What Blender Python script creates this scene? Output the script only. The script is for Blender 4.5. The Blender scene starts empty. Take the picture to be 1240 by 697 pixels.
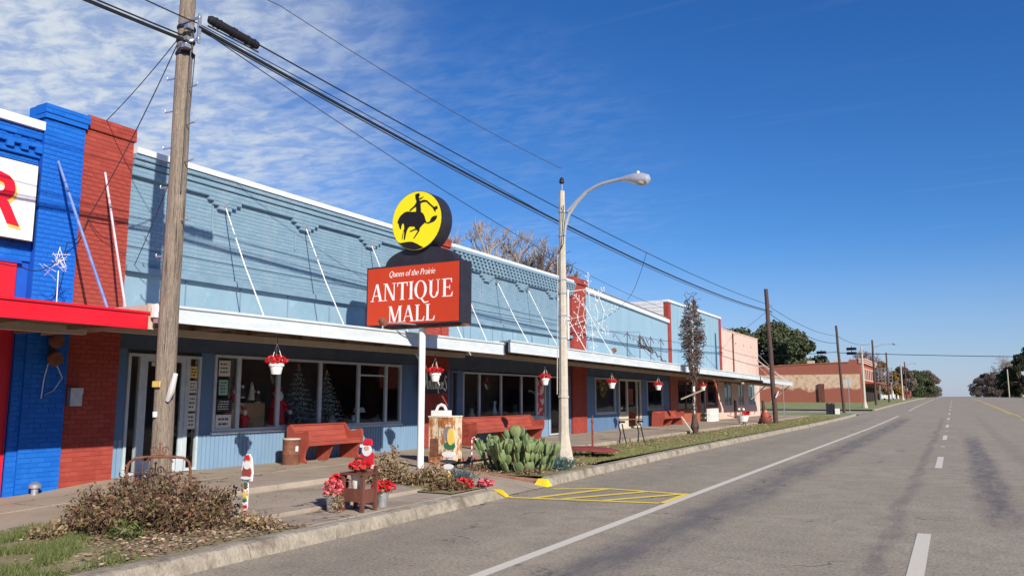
import bpy, math, random, bmesh
import numpy as np
from mathutils import Vector, Matrix, noise
random.seed(7); rng = np.random.default_rng(7)
PI = math.pi
sc = bpy.context.scene
C = sc.collection
# ------------------------------------------------------------------ camera
cam = bpy.data.objects.new('camera', bpy.data.cameras.new('camera')); C.objects.link(cam)
cam.location = (0, 0, 1.65)
cam.rotation_euler = (math.radians(90 + 7.881), 0, math.radians(29.154))
cam.data.sensor_width = 36; cam.data.lens = 27.58
cam.data.clip_start = .05; cam.data.clip_end = 6000
sc.camera = cam
# ------------------------------------------------------------------ sun and sky
SUN_FROM = Vector((1, -.64, .625)).normalized()
sun_el = math.asin(SUN_FROM.z); sun_az = math.atan2(SUN_FROM.x, SUN_FROM.y)
sun = bpy.data.objects.new('sun', bpy.data.lights.new('sun', 'SUN')); C.objects.link(sun)
sun.data.energy = 5.0; sun.data.angle = math.radians(.53); sun.data.color = (1, .91, .79)
sun.rotation_euler = (-SUN_FROM).to_track_quat('-Z', 'Y').to_euler()
W = bpy.data.worlds.new('World'); sc.world = W; W.use_nodes = True
def N(nt, t, **k):
    n = nt.nodes.new(t)
    for a, b in k.items():
        if hasattr(n, a) and a not in ('inputs',): setattr(n, a, b)
    return n
def build_world():
    nt = W.node_tree; nt.nodes.clear(); L = nt.links.new
    out = N(nt, 'ShaderNodeOutputWorld'); bg = N(nt, 'ShaderNodeBackground'); bg.inputs[1].default_value = .078
    sky = N(nt, 'ShaderNodeTexSky'); sky.sky_type = 'NISHITA'; sky.sun_disc = False
    sky.sun_elevation = sun_el; sky.sun_rotation = sun_az; sky.air_density = 1.0; sky.dust_density = .25; sky.ozone_density = 3.2; sky.altitude = 200
    tc = N(nt, 'ShaderNodeTexCoord')
    sep = N(nt, 'ShaderNodeSeparateXYZ'); L(tc.outputs['Generated'], sep.inputs[0])
    zc = N(nt, 'ShaderNodeMath', operation='MAXIMUM'); L(sep.outputs[2], zc.inputs[0]); zc.inputs[1].default_value = .04
    dx = N(nt, 'ShaderNodeMath', operation='DIVIDE'); L(sep.outputs[0], dx.inputs[0]); L(zc.outputs[0], dx.inputs[1])
    dy = N(nt, 'ShaderNodeMath', operation='DIVIDE'); L(sep.outputs[1], dy.inputs[0]); L(zc.outputs[0], dy.inputs[1])
    cmb = N(nt, 'ShaderNodeCombineXYZ'); L(dx.outputs[0], cmb.inputs[0]); L(dy.outputs[0], cmb.inputs[1])
    def nz(scale, det, rough, mx, rot=0., dist=0.):
        mp = N(nt, 'ShaderNodeMapping'); mp.inputs['Scale'].default_value = mx; mp.inputs['Rotation'].default_value = (0, 0, rot)
        L(cmb.outputs[0], mp.inputs[0])
        n = N(nt, 'ShaderNodeTexNoise'); n.inputs['Scale'].default_value = scale; n.inputs['Detail'].default_value = det
        n.inputs['Roughness'].default_value = rough; n.inputs['Distortion'].default_value = dist; L(mp.outputs[0], n.inputs['Vector']); return n
    def ramp(src, a, b, lo=0., hi=1.):
        m = N(nt, 'ShaderNodeMapRange', interpolation_type='SMOOTHSTEP'); L(src, m.inputs[0])
        for i, v in enumerate((a, b, lo, hi)): m.inputs[i + 1].default_value = v
        return m.outputs[0]
    def mul(a, b, op='MULTIPLY'):
        m = N(nt, 'ShaderNodeMath', operation=op); L(a, m.inputs[0]) if hasattr(a, 'links') else setattr(m.inputs[0], 'default_value', a)
        L(b, m.inputs[1]) if hasattr(b, 'links') else setattr(m.inputs[1], 'default_value', b); return m.outputs[0]
    big = nz(.8, 5, .6, (1, 1.6, 1), .6, .3); rip = nz(7.5, 7, .60, (1, 1.6, 1), .95, .35)
    # altocumulus sheet in the western sky
    dirn = N(nt, 'ShaderNodeVectorMath', operation='DOT_PRODUCT'); L(tc.outputs['Generated'], dirn.inputs[0])
    dirn.inputs[1].default_value = Vector((-.86, .39, .33)).normalized()
    west = ramp(dirn.outputs['Value'], .86, .995)
    rp = ramp(rip.outputs[0], .33, .68); bg_ = ramp(big.outputs[0], .38, .60)
    sheet = mul(west, mul(mul(mul(rp, .62), .40, 'ADD'), ramp(big.outputs[0], .22, .48)))
    dir2 = N(nt, 'ShaderNodeVectorMath', operation='DOT_PRODUCT'); L(tc.outputs['Generated'], dir2.inputs[0])
    dir2.inputs[1].default_value = Vector((-.50, .84, .21)).normalized()
    wisp = mul(mul(ramp(dir2.outputs['Value'], .955, .998), mul(rp, bg_)), .10)
    fib = nz(2.2, 6, .6, (.35, 3.2, 1), .5, .5)
    wide = mul(mul(ramp(fib.outputs[0], .56, .8), .05), ramp(sep.outputs[2], .03, .2))
    tot = mul(mul(sheet, wisp, 'ADD'), wide, 'ADD')
    hz = ramp(sep.outputs[2], 0, .20, .42, 0.)
    mixh = N(nt, 'ShaderNodeMixRGB'); L(hz, mixh.inputs[0])
    sx = N(nt, 'ShaderNodeSeparateColor'); L(sky.outputs[0], sx.inputs[0]); cx = N(nt, 'ShaderNodeCombineColor')
    for i, (g, k) in enumerate(((1.50, .84), (1.13, .86), (.95, 1.17))):   # deep, saturated winter sky
        p = mul(mul(sx.outputs[i], .105), g, 'POWER'); L(mul(p, k*10), cx.inputs[i])
    L(cx.outputs[0], mixh.inputs[1]); mixh.inputs[2].default_value = (4.9, 5.5, 7.0, 1)
    mx = N(nt, 'ShaderNodeMixRGB'); L(tot, mx.inputs[0]); L(mixh.outputs[0], mx.inputs[1]); mx.inputs[2].default_value = (6.6, 7.3, 8.1, 1)
    L(mx.outputs[0], bg.inputs[0]); L(bg.outputs[0], out.inputs[0])
build_world()
sc.view_settings.view_transform = 'Standard'; sc.view_settings.look = 'None'
sc.view_settings.exposure = 0.36; sc.view_settings.gamma = 1
sc.render.engine = 'CYCLES'; sc.render.resolution_x = 1024; sc.render.resolution_y = 575

# ------------------------------------------------------------------ materials
def mat(name, col, col2=None, scale=4., rough=.75, bump=.0, bscale=40., metal=0., mix=(.35, .65), stretch=(1, 1, 1), spec=.4, col3=None, s3=1., m3=(.55, .7), detail=6, coord='Object', bdist=.01):
    m = bpy.data.materials.new(name); m.use_nodes = True; nt = m.node_tree; L = nt.links.new
    b = nt.nodes['Principled BSDF']; b.inputs['Roughness'].default_value = rough; b.inputs['Metallic'].default_value = metal
    b.inputs['Specular IOR Level'].default_value = spec
    b.inputs['Base Color'].default_value = (*col, 1)
    tc = N(nt, 'ShaderNodeTexCoord'); mp = N(nt, 'ShaderNodeMapping'); mp.inputs['Scale'].default_value = stretch; L(tc.outputs[coord], mp.inputs[0])
    if col2:
        n = N(nt, 'ShaderNodeTexNoise'); n.inputs['Scale'].default_value = scale; n.inputs['Detail'].default_value = detail; n.inputs['Roughness'].default_value = .65
        L(mp.outputs[0], n.inputs['Vector'])
        r = N(nt, 'ShaderNodeValToRGB'); L(n.outputs[0], r.inputs[0]); e = r.color_ramp.elements
        e[0].position, e[1].position = mix; e[0].color = (*col, 1); e[1].color = (*col2, 1)
        last = r.outputs[0]
        if col3:
            n3 = N(nt, 'ShaderNodeTexNoise'); n3.inputs['Scale'].default_value = s3; n3.inputs['Detail'].default_value = 8; n3.inputs['Roughness'].default_value = .7
            L(mp.outputs[0], n3.inputs['Vector'])
            r3 = N(nt, 'ShaderNodeMapRange'); L(n3.outputs[0], r3.inputs[0]); r3.inputs[1].default_value, r3.inputs[2].default_value = m3
            mm = N(nt, 'ShaderNodeMixRGB'); L(r3.outputs[0], mm.inputs[0]); L(last, mm.inputs[1]); mm.inputs[2].default_value = (*col3, 1); last = mm.outputs[0]
        L(last, b.inputs['Base Color'])
    if bump:
        nb = N(nt, 'ShaderNodeTexNoise'); nb.inputs['Scale'].default_value = bscale; nb.inputs['Detail'].default_value = 5; L(mp.outputs[0], nb.inputs['Vector'])
        bp = N(nt, 'ShaderNodeBump'); bp.inputs['Strength'].default_value = bump; bp.inputs['Distance'].default_value = bdist; L(nb.outputs[0], bp.inputs['Height']); L(bp.outputs[0], b.inputs['Normal'])
    return m
def islandmat(name, cols, rough=.7, trans=.15, wear=None):
    """colour picked per piece (leaf, brick, blade)"""
    m = bpy.data.materials.new(name); m.use_nodes = True; nt = m.node_tree; L = nt.links.new
    b = nt.nodes['Principled BSDF']; b.inputs['Roughness'].default_value = rough; b.inputs['Specular IOR Level'].default_value = .25
    g = N(nt, 'ShaderNodeNewGeometry'); r = N(nt, 'ShaderNodeValToRGB'); L(g.outputs['Random Per Island'], r.inputs[0])
    e = r.color_ramp.elements; e[0].color = (*cols[0], 1); e[1].color = (*cols[-1], 1)
    for i, c in enumerate(cols[1:-1], 1): x = e.new(i / (len(cols) - 1)); x.color = (*c, 1)
    last = r.outputs[0]
    if wear:
        tc = N(nt, 'ShaderNodeTexCoord'); n = N(nt, 'ShaderNodeTexNoise'); n.inputs['Scale'].default_value = wear[1]; n.inputs['Detail'].default_value = 8; n.inputs['Roughness'].default_value = .72
        wm = N(nt, 'ShaderNodeMapping'); wm.inputs['Scale'].default_value = (1, 1, .22); L(tc.outputs['Object'], wm.inputs[0]); L(wm.outputs[0], n.inputs['Vector']); rr = N(nt, 'ShaderNodeMapRange'); L(n.outputs[0], rr.inputs[0]); rr.inputs[1].default_value, rr.inputs[2].default_value = wear[2], wear[3]
        mm = N(nt, 'ShaderNodeMixRGB'); L(rr.outputs[0], mm.inputs[0]); L(last, mm.inputs[1]); mm.inputs[2].default_value = (*wear[0], 1); last = mm.outputs[0]
        nb = N(nt, 'ShaderNodeTexNoise'); nb.inputs['Scale'].default_value = 45; L(tc.outputs['Object'], nb.inputs['Vector'])
        bp = N(nt, 'ShaderNodeBump'); bp.inputs['Strength'].default_value = .35; bp.inputs['Distance'].default_value = .01; L(nb.outputs[0], bp.inputs['Height']); L(bp.outputs[0], b.inputs['Normal'])
    L(last, b.inputs['Base Color'])
    if trans:
        t = N(nt, 'ShaderNodeBsdfTranslucent'); L(last, t.inputs[0]); ms = N(nt, 'ShaderNodeMixShader'); ms.inputs[0].default_value = trans
        L(b.outputs[0], ms.inputs[1]); L(t.outputs[0], ms.inputs[2]); L(ms.outputs[0], nt.nodes['Material Output'].inputs[0])
    return m
def glassmat(name, tint=(.8, .85, .85), f=.12):
    m = bpy.data.materials.new(name); m.use_nodes = True; nt = m.node_tree; L = nt.links.new; nt.nodes.remove(nt.nodes['Principled BSDF'])
    t = N(nt, 'ShaderNodeBsdfTransparent'); t.inputs[0].default_value = (*tint, 1)
    g = N(nt, 'ShaderNodeBsdfGlossy'); g.inputs['Roughness'].default_value = .02
    fr = N(nt, 'ShaderNodeFresnel'); fr.inputs[0].default_value = 1.5
    tc = N(nt, 'ShaderNodeTexCoord'); n = N(nt, 'ShaderNodeTexNoise'); n.inputs['Scale'].default_value = 1.3; L(tc.outputs['Object'], n.inputs['Vector'])
    bp = N(nt, 'ShaderNodeBump'); bp.inputs['Strength'].default_value = .12; bp.inputs['Distance'].default_value = .02; L(n.outputs[0], bp.inputs['Height']); L(bp.outputs[0], g.inputs['Normal'])
    ge = N(nt, 'ShaderNodeNewGeometry'); ff = N(nt, 'ShaderNodeMath', operation='SUBTRACT'); ff.inputs[0].default_value = 1; L(ge.outputs['Backfacing'], ff.inputs[1])
    fm = N(nt, 'ShaderNodeMath', operation='MULTIPLY'); L(fr.outputs[0], fm.inputs[0]); L(ff.outputs[0], fm.inputs[1])
    ms = N(nt, 'ShaderNodeMixShader'); L(fm.outputs[0], ms.inputs[0]); L(t.outputs[0], ms.inputs[1]); L(g.outputs[0], ms.inputs[2]); L(ms.outputs[0], nt.nodes['Material Output'].inputs[0])
    return m
PALE = (.16, .335, .455)
M = dict(
 parapet=islandmat('parapet_blue_brick', [(.160,.258,.335), (.175,.280,.36), (.19,.297,.38), (.166,.266,.345)], .8, 0, ((.25,.33,.39), 2.2, .50, .78)),
 parback=mat('parapet_blue_render', (.15,.245,.32), (.18,.28,.36), 2, .85, .3, 30, stretch=(1,1,.3), col3=(.11,.18,.24), s3=2.5, m3=(.52,.75)),
 transom=mat('transom_blue_board', (.19,.305,.385), (.225,.34,.42), 1.2, .8, .1, 20, col3=(.24,.42,.52), s3=3, m3=(.55,.75)),
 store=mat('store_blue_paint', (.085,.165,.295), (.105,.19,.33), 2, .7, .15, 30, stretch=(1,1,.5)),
 lintel_shade=mat('shade_darkened_lintel', (.060,.085,.125), (.08,.11,.15), 2, .8, .15, 30), siding_sunlit=mat('sun_lightened_beadboard', (.16,.275,.41), (.195,.31,.445), 2.5, .7, .15, 30, stretch=(1,1,.4), col3=(.24,.34,.44), s3=3, m3=(.6,.8)),  # canopy shade painted into the lintel tone, sunlit strip into the beadboard tone
 bblue=islandmat('bright_blue_brick', [(.005,.105,.47), (.007,.12,.51), (.012,.135,.54), (.005,.11,.48)], .6, 0, ((.02,.17,.55), 3., .52, .8)),
 bblueb=mat('bright_blue_render', (.004,.07,.42), (.006,.09,.48), 3, .7, .2, 40),
 rbrick=islandmat('painted_red_brick', [(.27,.046,.034), (.31,.055,.04), (.35,.066,.047), (.285,.048,.036)], .72, 0, ((.19,.034,.027), 2.5, .5, .8)),
 rbrickb=mat('painted_red_joint', (.24,.034,.025), (.30,.044,.03), 3, .8, .2, 40),
 brown=mat('terracotta_brick_paint', (.30,.085,.045), (.36,.11,.06), 5, .8, .3, 30),
 tall=mat('sky_blue_sheet_wall', (.21,.345,.44), (.25,.385,.475), 1.5, .7, .12, 12, stretch=(1, 1, .15)),
 pink=mat('pale_pink_stucco', (.56,.40,.335), (.64,.47,.40), 3, .85, .3, 30, col3=(.46,.34,.29), s3=1.2, m3=(.6,.8)),
 redpan=mat('crimson_panel', (.50,.008,.02), (.56,.012,.028), 2, .5),
 redfas=mat('red_metal_fascia', (.62,.010,.022), (.69,.015,.03), 1.5, .35, .05, 8, col3=(.45,.02,.03), s3=2, m3=(.62,.8)),
 whitefas=mat('white_metal_fascia', (.50,.56,.58), (.62,.67,.69), 1.8, .45, .05, 8, stretch=(1,1,3), col3=(.48,.52,.54), s3=1.6, m3=(.58,.78)),
 cap=mat('white_metal_coping', (.60,.63,.65), (.70,.73,.75), 2, .45),
 white=mat('white_paint', (.74,.74,.73), (.80,.80,.79), 6, .5, .05, 30),
 frame=mat('pale_window_frame', (.40,.47,.52), (.50,.56,.60), 5, .5, .1, 40),
 soffit=mat('old_soffit_boards', (.16,.10,.06), (.30,.21,.14), 3, .85, .4, 30, stretch=(4,.4,1)),
 tanbeam=mat('tan_timber_beam', (.42,.36,.28), (.52,.45,.36), 4, .8, .2, 30),
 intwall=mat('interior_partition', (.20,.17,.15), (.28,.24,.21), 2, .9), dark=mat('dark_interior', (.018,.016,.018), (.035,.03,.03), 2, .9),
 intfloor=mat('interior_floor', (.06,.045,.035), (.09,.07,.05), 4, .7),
 concrete=mat('sidewalk_concrete', (.31,.255,.195), (.40,.335,.265), .9, .88, .35, 60, col3=(.25,.205,.16), s3=.7, m3=(.5,.72)),
 kerbm=mat('rough_kerb_concrete', (.23,.20,.155), (.38,.335,.265), 4.5, .92, .8, 22, col3=(.16,.13,.10), s3=2.6, m3=(.52,.66), bdist=.03),
 soil=mat('bed_soil', (.14,.09,.06), (.25,.18,.13), 7, .95, .9, 25, col3=(.30,.24,.18), s3=14, m3=(.55,.7), bdist=.03),
 leaflit=mat('leaf_litter_ground', (.20,.17,.085), (.31,.25,.15), 9, .95, .8, 30, col3=(.15,.17,.055), s3=1.5, m3=(.45,.62), bdist=.03),
 glass=glassmat('window_glass', (.92,.95,.95)),
 wood=mat('weathered_pole_wood', (.22,.175,.13), (.38,.31,.245), 9, .88, 1., 30, stretch=(6,6,.2), col3=(.09,.07,.055), s3=5, m3=(.56,.63), bdist=.03),
 creo=mat('dark_creosote_wood', (.055,.032,.026), (.10,.06,.05), 7, .85, .5, 30, stretch=(6,6,.3)),
 conpole=mat('concrete_light_pole', (.42,.37,.30), (.52,.47,.39), 9, .85, .4, 60, col3=(.30,.26,.21), s3=3, m3=(.58,.75)),
 galv=mat('galvanised_steel', (.42,.44,.46), (.56,.58,.60), 8, .38, .1, 30, metal=.7),
 alum=mat('lamp_aluminium', (.55,.57,.58), (.62,.64,.65), 5, .35, metal=.5),
 lens=mat('lamp_lens', (.45,.43,.38), (.5,.48,.42), 5, .15),
 wire=mat('black_cable', (.012,.012,.014), rough=.6),
 twire=mat('thin_grey_wire', (.05,.055,.065), rough=.6),
 black=mat('black_sign_paint', (.018,.018,.026), (.028,.026,.035), 4, .45),
 signred=mat('sign_face_orange_red', (.50,.040,.010), (.55,.052,.014), 1.2, .35, stretch=(1,1,.4)),
 signyel=mat('sign_face_yellow', (.86,.71,.008), (.90,.75,.012), 2, .35),
 signwht=mat('sign_white_face', (.80,.80,.78), rough=.4),
 silh=mat('silhouette_print', (.015,.010,.010), rough=.4),
 letred=mat('crimson_lettering', (.60,.012,.03), rough=.4), letyel=mat('amber_lettering', (.85,.50,.10), rough=.4),
 pew=mat('faded_red_pew_paint', (.27,.050,.034), (.34,.074,.05), 5, .6, .2, 30, stretch=(1,.3,1), col3=(.50,.16,.12), s3=4, m3=(.6,.85)),
 rust=mat('rusted_steel', (.13,.05,.03), (.24,.10,.06), 9, .85, .5, 50, col3=(.08,.035,.025), s3=5, m3=(.5,.7)),
 rustw=mat('rust_streaked_enamel', (.66,.55,.40), (.34,.13,.035), 9, .7, .3, 30, mix=(.44,.54), stretch=(1,1,.45), col3=(.16,.05,.02), s3=5, m3=(.58,.66)),
 pailw=mat('white_plastic_pot', (.78,.77,.75), rough=.4), cream=mat('cream_crock', (.66,.60,.48), rough=.5),
 brownwood=mat('dark_chair_wood', (.10,.035,.025), (.16,.06,.04), 6, .6, .2, 30, stretch=(1,1,.3)),
 paper=mat('paper_notice', (.55,.55,.50), (.62,.62,.58), 3, .9), green=mat('green_paper', (.25,.45,.36), rough=.9),
 ink=mat('printed_ink', (.05,.05,.07), rough=.8), sred=mat('bright_red_paint', (.62,.015,.03), (.68,.03,.05), 5, .5),
 skin=mat('painted_skin_tone', (.72,.42,.28), rough=.6), gold=mat('gold_star_paint', (.80,.55,.12), rough=.5), dgreen=mat('deep_green_paint', (.03,.16,.08), rough=.5),
 hiddenred=mat('red_brick_far', (.30,.065,.04), rough=.8),
 yellow=mat('yellow_kerb_paint', (.80,.62,.02), (.70,.52,.03), 12, .8, .6, 30),
 sticker=mat('yellow_tag', (.75,.55,.15), (.6,.42,.1), 10, .6),
 dkred=mat('maroon_wall', (.13,.012,.014), (.17,.02,.02), 4, .7),
 bark=mat('grey_bark', (.13,.10,.08), (.20,.16,.13), 8, .9, .5, 30), paleb=mat('pale_twigs', (.24,.20,.175), (.31,.265,.23), 8, .9),
 darkb=mat('dark_bark', (.055,.038,.032), (.09,.065,.055), 8, .9),
 siding=mat('white_lap_siding', (.62,.64,.66), (.72,.74,.75), 3, .6), roofm=mat('grey_roof', (.12,.12,.12), (.17,.17,.17), 3, .9),
 cactus=mat('prickly_pear_pad', (.14,.19,.085), (.21,.26,.125), 5, .6, .4, 60, col3=(.33,.34,.17), s3=7, m3=(.62,.8)),
 corten=mat('brown_rusty_edging', (.22,.10,.06), (.30,.15,.10), 8, .9, .6, 20), light_blue_box=mat('weathered_blue_panel', (.10,.25,.45), (.35,.48,.58), 9, .7, .2, 30, mix=(.45,.6), stretch=(1,1,.2)),
 greyglass=mat('grey_green_shutter', (.10,.16,.15), (.15,.21,.20), 3, .3), signalblk=mat('signal_housing', (.015,.018,.035), rough=.5),
 xmas=islandmat('frosted_tinsel', [(.14,.19,.17), (.35,.40,.40), (.75,.80,.82), (.20,.26,.24)], .5, 0),
 litred=islandmat('poinsettia_red', [(.50,.006,.015), (.66,.012,.03), (.74,.05,.06), (.45,.005,.015)], .6, .2),
 litpink=islandmat('poinsettia_pink', [(.62,.05,.08), (.75,.25,.28), (.50,.01,.03)], .6, .2),
 teal=islandmat('blue_juniper', [(.03,.085,.085), (.07,.15,.15), (.12,.22,.22), (.02,.06,.055)], .7, .1),
 dry=islandmat('dry_brown_leaves', [(.065,.032,.022), (.15,.075,.045), (.24,.14,.085), (.085,.045,.028), (.12,.12,.035), (.33,.22,.15), (.16,.075,.05), (.085,.11,.025)], .85, .15),
 drypale=islandmat('dry_tan_leaves', [(.18,.11,.06), (.30,.20,.12), (.42,.31,.20), (.22,.15,.07), (.15,.14,.05)], .85, .15),
 litter=islandmat('fallen_leaves', [(.14,.075,.05), (.34,.23,.15), (.52,.41,.30), (.22,.13,.08), (.27,.15,.11)], .85, .1),
 grass=islandmat('green_grass_blades', [(.08,.12,.03), (.12,.175,.045), (.17,.20,.07), (.28,.24,.13)], .6, .25),
 grass2=islandmat('winter_grass_blades', [(.17,.19,.06), (.25,.26,.09), (.34,.30,.15), (.14,.20,.05)], .7, .2),
 oak=islandmat('live_oak_leaves', [(.055,.07,.035), (.08,.10,.048), (.105,.125,.06), (.14,.15,.08)], .55, .12),
 autumn=islandmat('autumn_leaves', [(.28,.15,.03), (.36,.20,.035), (.14,.13,.03), (.22,.11,.03)], .7, .2),
 dcedar=islandmat('dark_cedar_leaves', [(.015,.022,.012), (.03,.038,.018), (.04,.035,.02)], .7, .1),
 twigs=islandmat('bare_twig_haze', [(.15,.115,.10), (.19,.15,.13), (.23,.185,.165)], .9, .3),
 fgreen=islandmat('distant_green_leaves', [(.045,.07,.028), (.07,.095,.04), (.10,.115,.055)], .7, .1),
)
def roadmat():
    m = mat('asphalt_road', (.20,.18,.155), rough=.9); nt = m.node_tree; L = nt.links.new; b = nt.nodes['Principled BSDF']
    tc = N(nt, 'ShaderNodeTexCoord'); sp = N(nt, 'ShaderNodeSeparateXYZ'); L(tc.outputs['Object'], sp.inputs[0])
    def noi(s, d, st=(1,1,1), r=.6):
        mp = N(nt, 'ShaderNodeMapping'); mp.inputs['Scale'].default_value = st; L(tc.outputs['Object'], mp.inputs[0])
        n = N(nt, 'ShaderNodeTexNoise'); n.inputs['Scale'].default_value = s; n.inputs['Detail'].default_value = d; n.inputs['Roughness'].default_value = r; L(mp.outputs[0], n.inputs['Vector']); return n.outputs[0]
    def mth(op, a, bb):
        q = N(nt, 'ShaderNodeMath', operation=op)
        for i, v in enumerate((a, bb)):
            if isinstance(v, (int, float)): q.inputs[i].default_value = v
            else: L(v, q.inputs[i])
        return q.outputs[0]
    def mr(s, a, bb, lo=0, hi=1):
        q = N(nt, 'ShaderNodeMapRange', interpolation_type='SMOOTHSTEP'); L(s, q.inputs[0])
        for i, v in enumerate((a, bb, lo, hi)): q.inputs[i+1].default_value = v
        return q.outputs[0]
    def mixc(f, a, c, t='MIX'):
        q = N(nt, 'ShaderNodeMixRGB', blend_type=t); L(f, q.inputs[0])
        for i, v in ((1, a), (2, c)):
            if isinstance(v, tuple): q.inputs[i].default_value = (*v, 1)
            else: L(v, q.inputs[i])
        return q.outputs[0]
    agg = noi(26, 4, r=.85); agg2 = noi(9, 5, r=.8); big = noi(.35, 5); med = noi(2.5, 6)
    c = mixc(mr(big, .35, .65), (.240,.205,.152), (.295,.255,.192))
    c = mixc(mr(med, .38, .7), c, (.195,.168,.132)); 
    sp_ = mr(agg, .40, .66); c = mixc(mth('MULTIPLY', sp_, .62), c, (.50,.43,.32)); c = mixc(mr(agg2, .56, .70, 0, .35), c, (.10,.09,.08)); c = mixc(mr(agg2, .46, .34, 0, .3), c, (.38,.33,.26))

    c = mixc(mr(agg, .46, .34, 0, .6), c, (.055,.05,.046))
    wob = mth('ADD', sp.outputs[0], mth('MULTIPLY', mth('SUBTRACT', noi(.5, 4), .5), .45))
    def band(x0, w, fy0, fy1, amt, seed):
        d = mth('ABSOLUTE', mth('SUBTRACT', wob, x0), 0); core = mr(d, w, w*.25)
        br = mr(noi(1.1+seed, 7, (2.4,.5,1), .8), .34, .66)
        yv = mth('MULTIPLY', mr(sp.outputs[1], fy0-1.5, fy0+1.5), mr(sp.outputs[1], fy1+8, fy1))
        return mth('MULTIPLY', mth('MULTIPLY', core, mth('ADD', mth('MULTIPLY', br, .7), .3)), mth('MULTIPLY', yv, amt))
    dark = (.085,.082,.092)
    c = mixc(band(-3.15, .62, 5.5, 60, .75, 0), c, dark)
    c = mixc(band(-.80, .16, 4, 60, .5, .5), c, dark)
    c = mixc(band(.50, .42, 12.5, 33, .85, .9), c, dark)
    c = mixc(band(1.5, .3, 6, 70, .25, .3), c, dark)
    c = mixc(band(-5.6, .9, 4, 60, .28, .7), c, (.12,.11,.10))
    spot = N(nt, 'ShaderNodeTexVoronoi'); spot.inputs['Scale'].default_value = 1.1; L(tc.outputs['Object'], spot.inputs['Vector'])
    c = mixc(mth('MULTIPLY', mr(spot.outputs['Distance'], .075, .03), mr(noi(.9, 2), .5, .56, 0, .55)), c, (.07,.065,.06))
    cr = N(nt, 'ShaderNodeTexVoronoi', feature='DISTANCE_TO_EDGE'); cr.inputs['Scale'].default_value = .32
    mpv = N(nt, 'ShaderNodeMapping'); L(tc.outputs['Object'], mpv.inputs[0]); wv = N(nt, 'ShaderNodeVectorMath', operation='ADD'); L(mpv.outputs[0], wv.inputs[0])
    nw = N(nt, 'ShaderNodeTexNoise'); nw.inputs['Scale'].default_value = 2; nw.inputs['Detail'].default_value = 6; L(tc.outputs['Object'], nw.inputs['Vector']); L(nw.outputs['Color'], wv.inputs[1]); L(wv.outputs[0], cr.inputs['Vector'])
    c = mixc(mth('MULTIPLY', mr(cr.outputs[0], .008, .002), mr(noi(.6, 3), .48, .6)), c, (.07,.065,.06))
    L(c, b.inputs['Base Color'])
    bp = N(nt, 'ShaderNodeBump'); bp.inputs['Strength'].default_value = .7; bp.inputs['Distance'].default_value = .008; L(agg, bp.inputs['Height']); L(bp.outputs[0], b.inputs['Normal'])
    return m
def crack_mat(m):
    nt = m.node_tree; L = nt.links.new; b = nt.nodes['Principled BSDF']; old = b.inputs['Base Color'].links[0].from_socket; tc = N(nt, 'ShaderNodeTexCoord')
    n = N(nt, 'ShaderNodeTexNoise'); n.inputs['Scale'].default_value = 1.6; n.inputs['Detail'].default_value = 7; L(tc.outputs['Object'], n.inputs['Vector'])
    v = N(nt, 'ShaderNodeVectorMath', operation='ADD'); L(tc.outputs['Object'], v.inputs[0]); L(n.outputs['Color'], v.inputs[1])
    vo = N(nt, 'ShaderNodeTexVoronoi', feature='DISTANCE_TO_EDGE'); vo.inputs['Scale'].default_value = .45; L(v.outputs[0], vo.inputs['Vector'])
    r = N(nt, 'ShaderNodeMapRange'); L(vo.outputs[0], r.inputs[0]); r.inputs[1].default_value = .009; r.inputs[2].default_value = .003
    x = N(nt, 'ShaderNodeMixRGB'); L(r.outputs[0], x.inputs[0]); L(old, x.inputs[1]); x.inputs[2].default_value = (.12,.095,.075,1)
    n2 = N(nt, 'ShaderNodeTexNoise'); n2.inputs['Scale'].default_value = 14; n2.inputs['Detail'].default_value = 6; n2.inputs['Roughness'].default_value = .8; L(tc.outputs['Object'], n2.inputs['Vector'])
    r2 = N(nt, 'ShaderNodeMapRange'); L(n2.outputs[0], r2.inputs[0]); r2.inputs[1].default_value = .55; r2.inputs[2].default_value = .75; r2.inputs[4].default_value = .5
    y = N(nt, 'ShaderNodeMixRGB'); L(r2.outputs[0], y.inputs[0]); L(x.outputs[0], y.inputs[1]); y.inputs[2].default_value = (.20,.16,.12,1); L(y.outputs[0], b.inputs['Base Color'])
crack_mat(M['concrete'])
M['road'] = roadmat(); M['maroon'] = mat('rusty_maroon_steel', (.17,.03,.028), (.27,.055,.045), 7, .8, .4, 40); M['vine'] = mat('red_brown_vine', (.075,.045,.038), (.12,.08,.065), 9, .9)
def paintmat(name, col):
    m = mat(name, col, rough=.75); nt = m.node_tree; L = nt.links.new; b = nt.nodes['Principled BSDF']
    tc = N(nt, 'ShaderNodeTexCoord'); n = N(nt, 'ShaderNodeTexNoise'); n.inputs['Scale'].default_value = 30; n.inputs['Detail'].default_value = 6; n.inputs['Roughness'].default_value = .8; L(tc.outputs['Object'], n.inputs['Vector'])
    r = N(nt, 'ShaderNodeMapRange'); L(n.outputs[0], r.inputs[0]); r.inputs[1].default_value = .60; r.inputs[2].default_value = .68
    x = N(nt, 'ShaderNodeMixRGB'); L(r.outputs[0], x.inputs[0]); x.inputs[1].default_value = (*col, 1); x.inputs[2].default_value = (.2,.18,.155,1); L(x.outputs[0], b.inputs['Base Color'])
    bp = N(nt, 'ShaderNodeBump'); bp.inputs['Strength'].default_value = .4; bp.inputs['Distance'].default_value = .006; L(n.outputs[0], bp.inputs['Height']); L(bp.outputs[0], b.inputs['Normal'])
    return m
M['linewhite'] = paintmat('worn_white_road_paint', (.62,.575,.48)); M['lineyellow'] = paintmat('worn_yellow_road_paint', (.62,.46,.10)); M['hatchyellow'] = paintmat('bright_yellow_road_paint', (.80,.60,.09))
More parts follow.
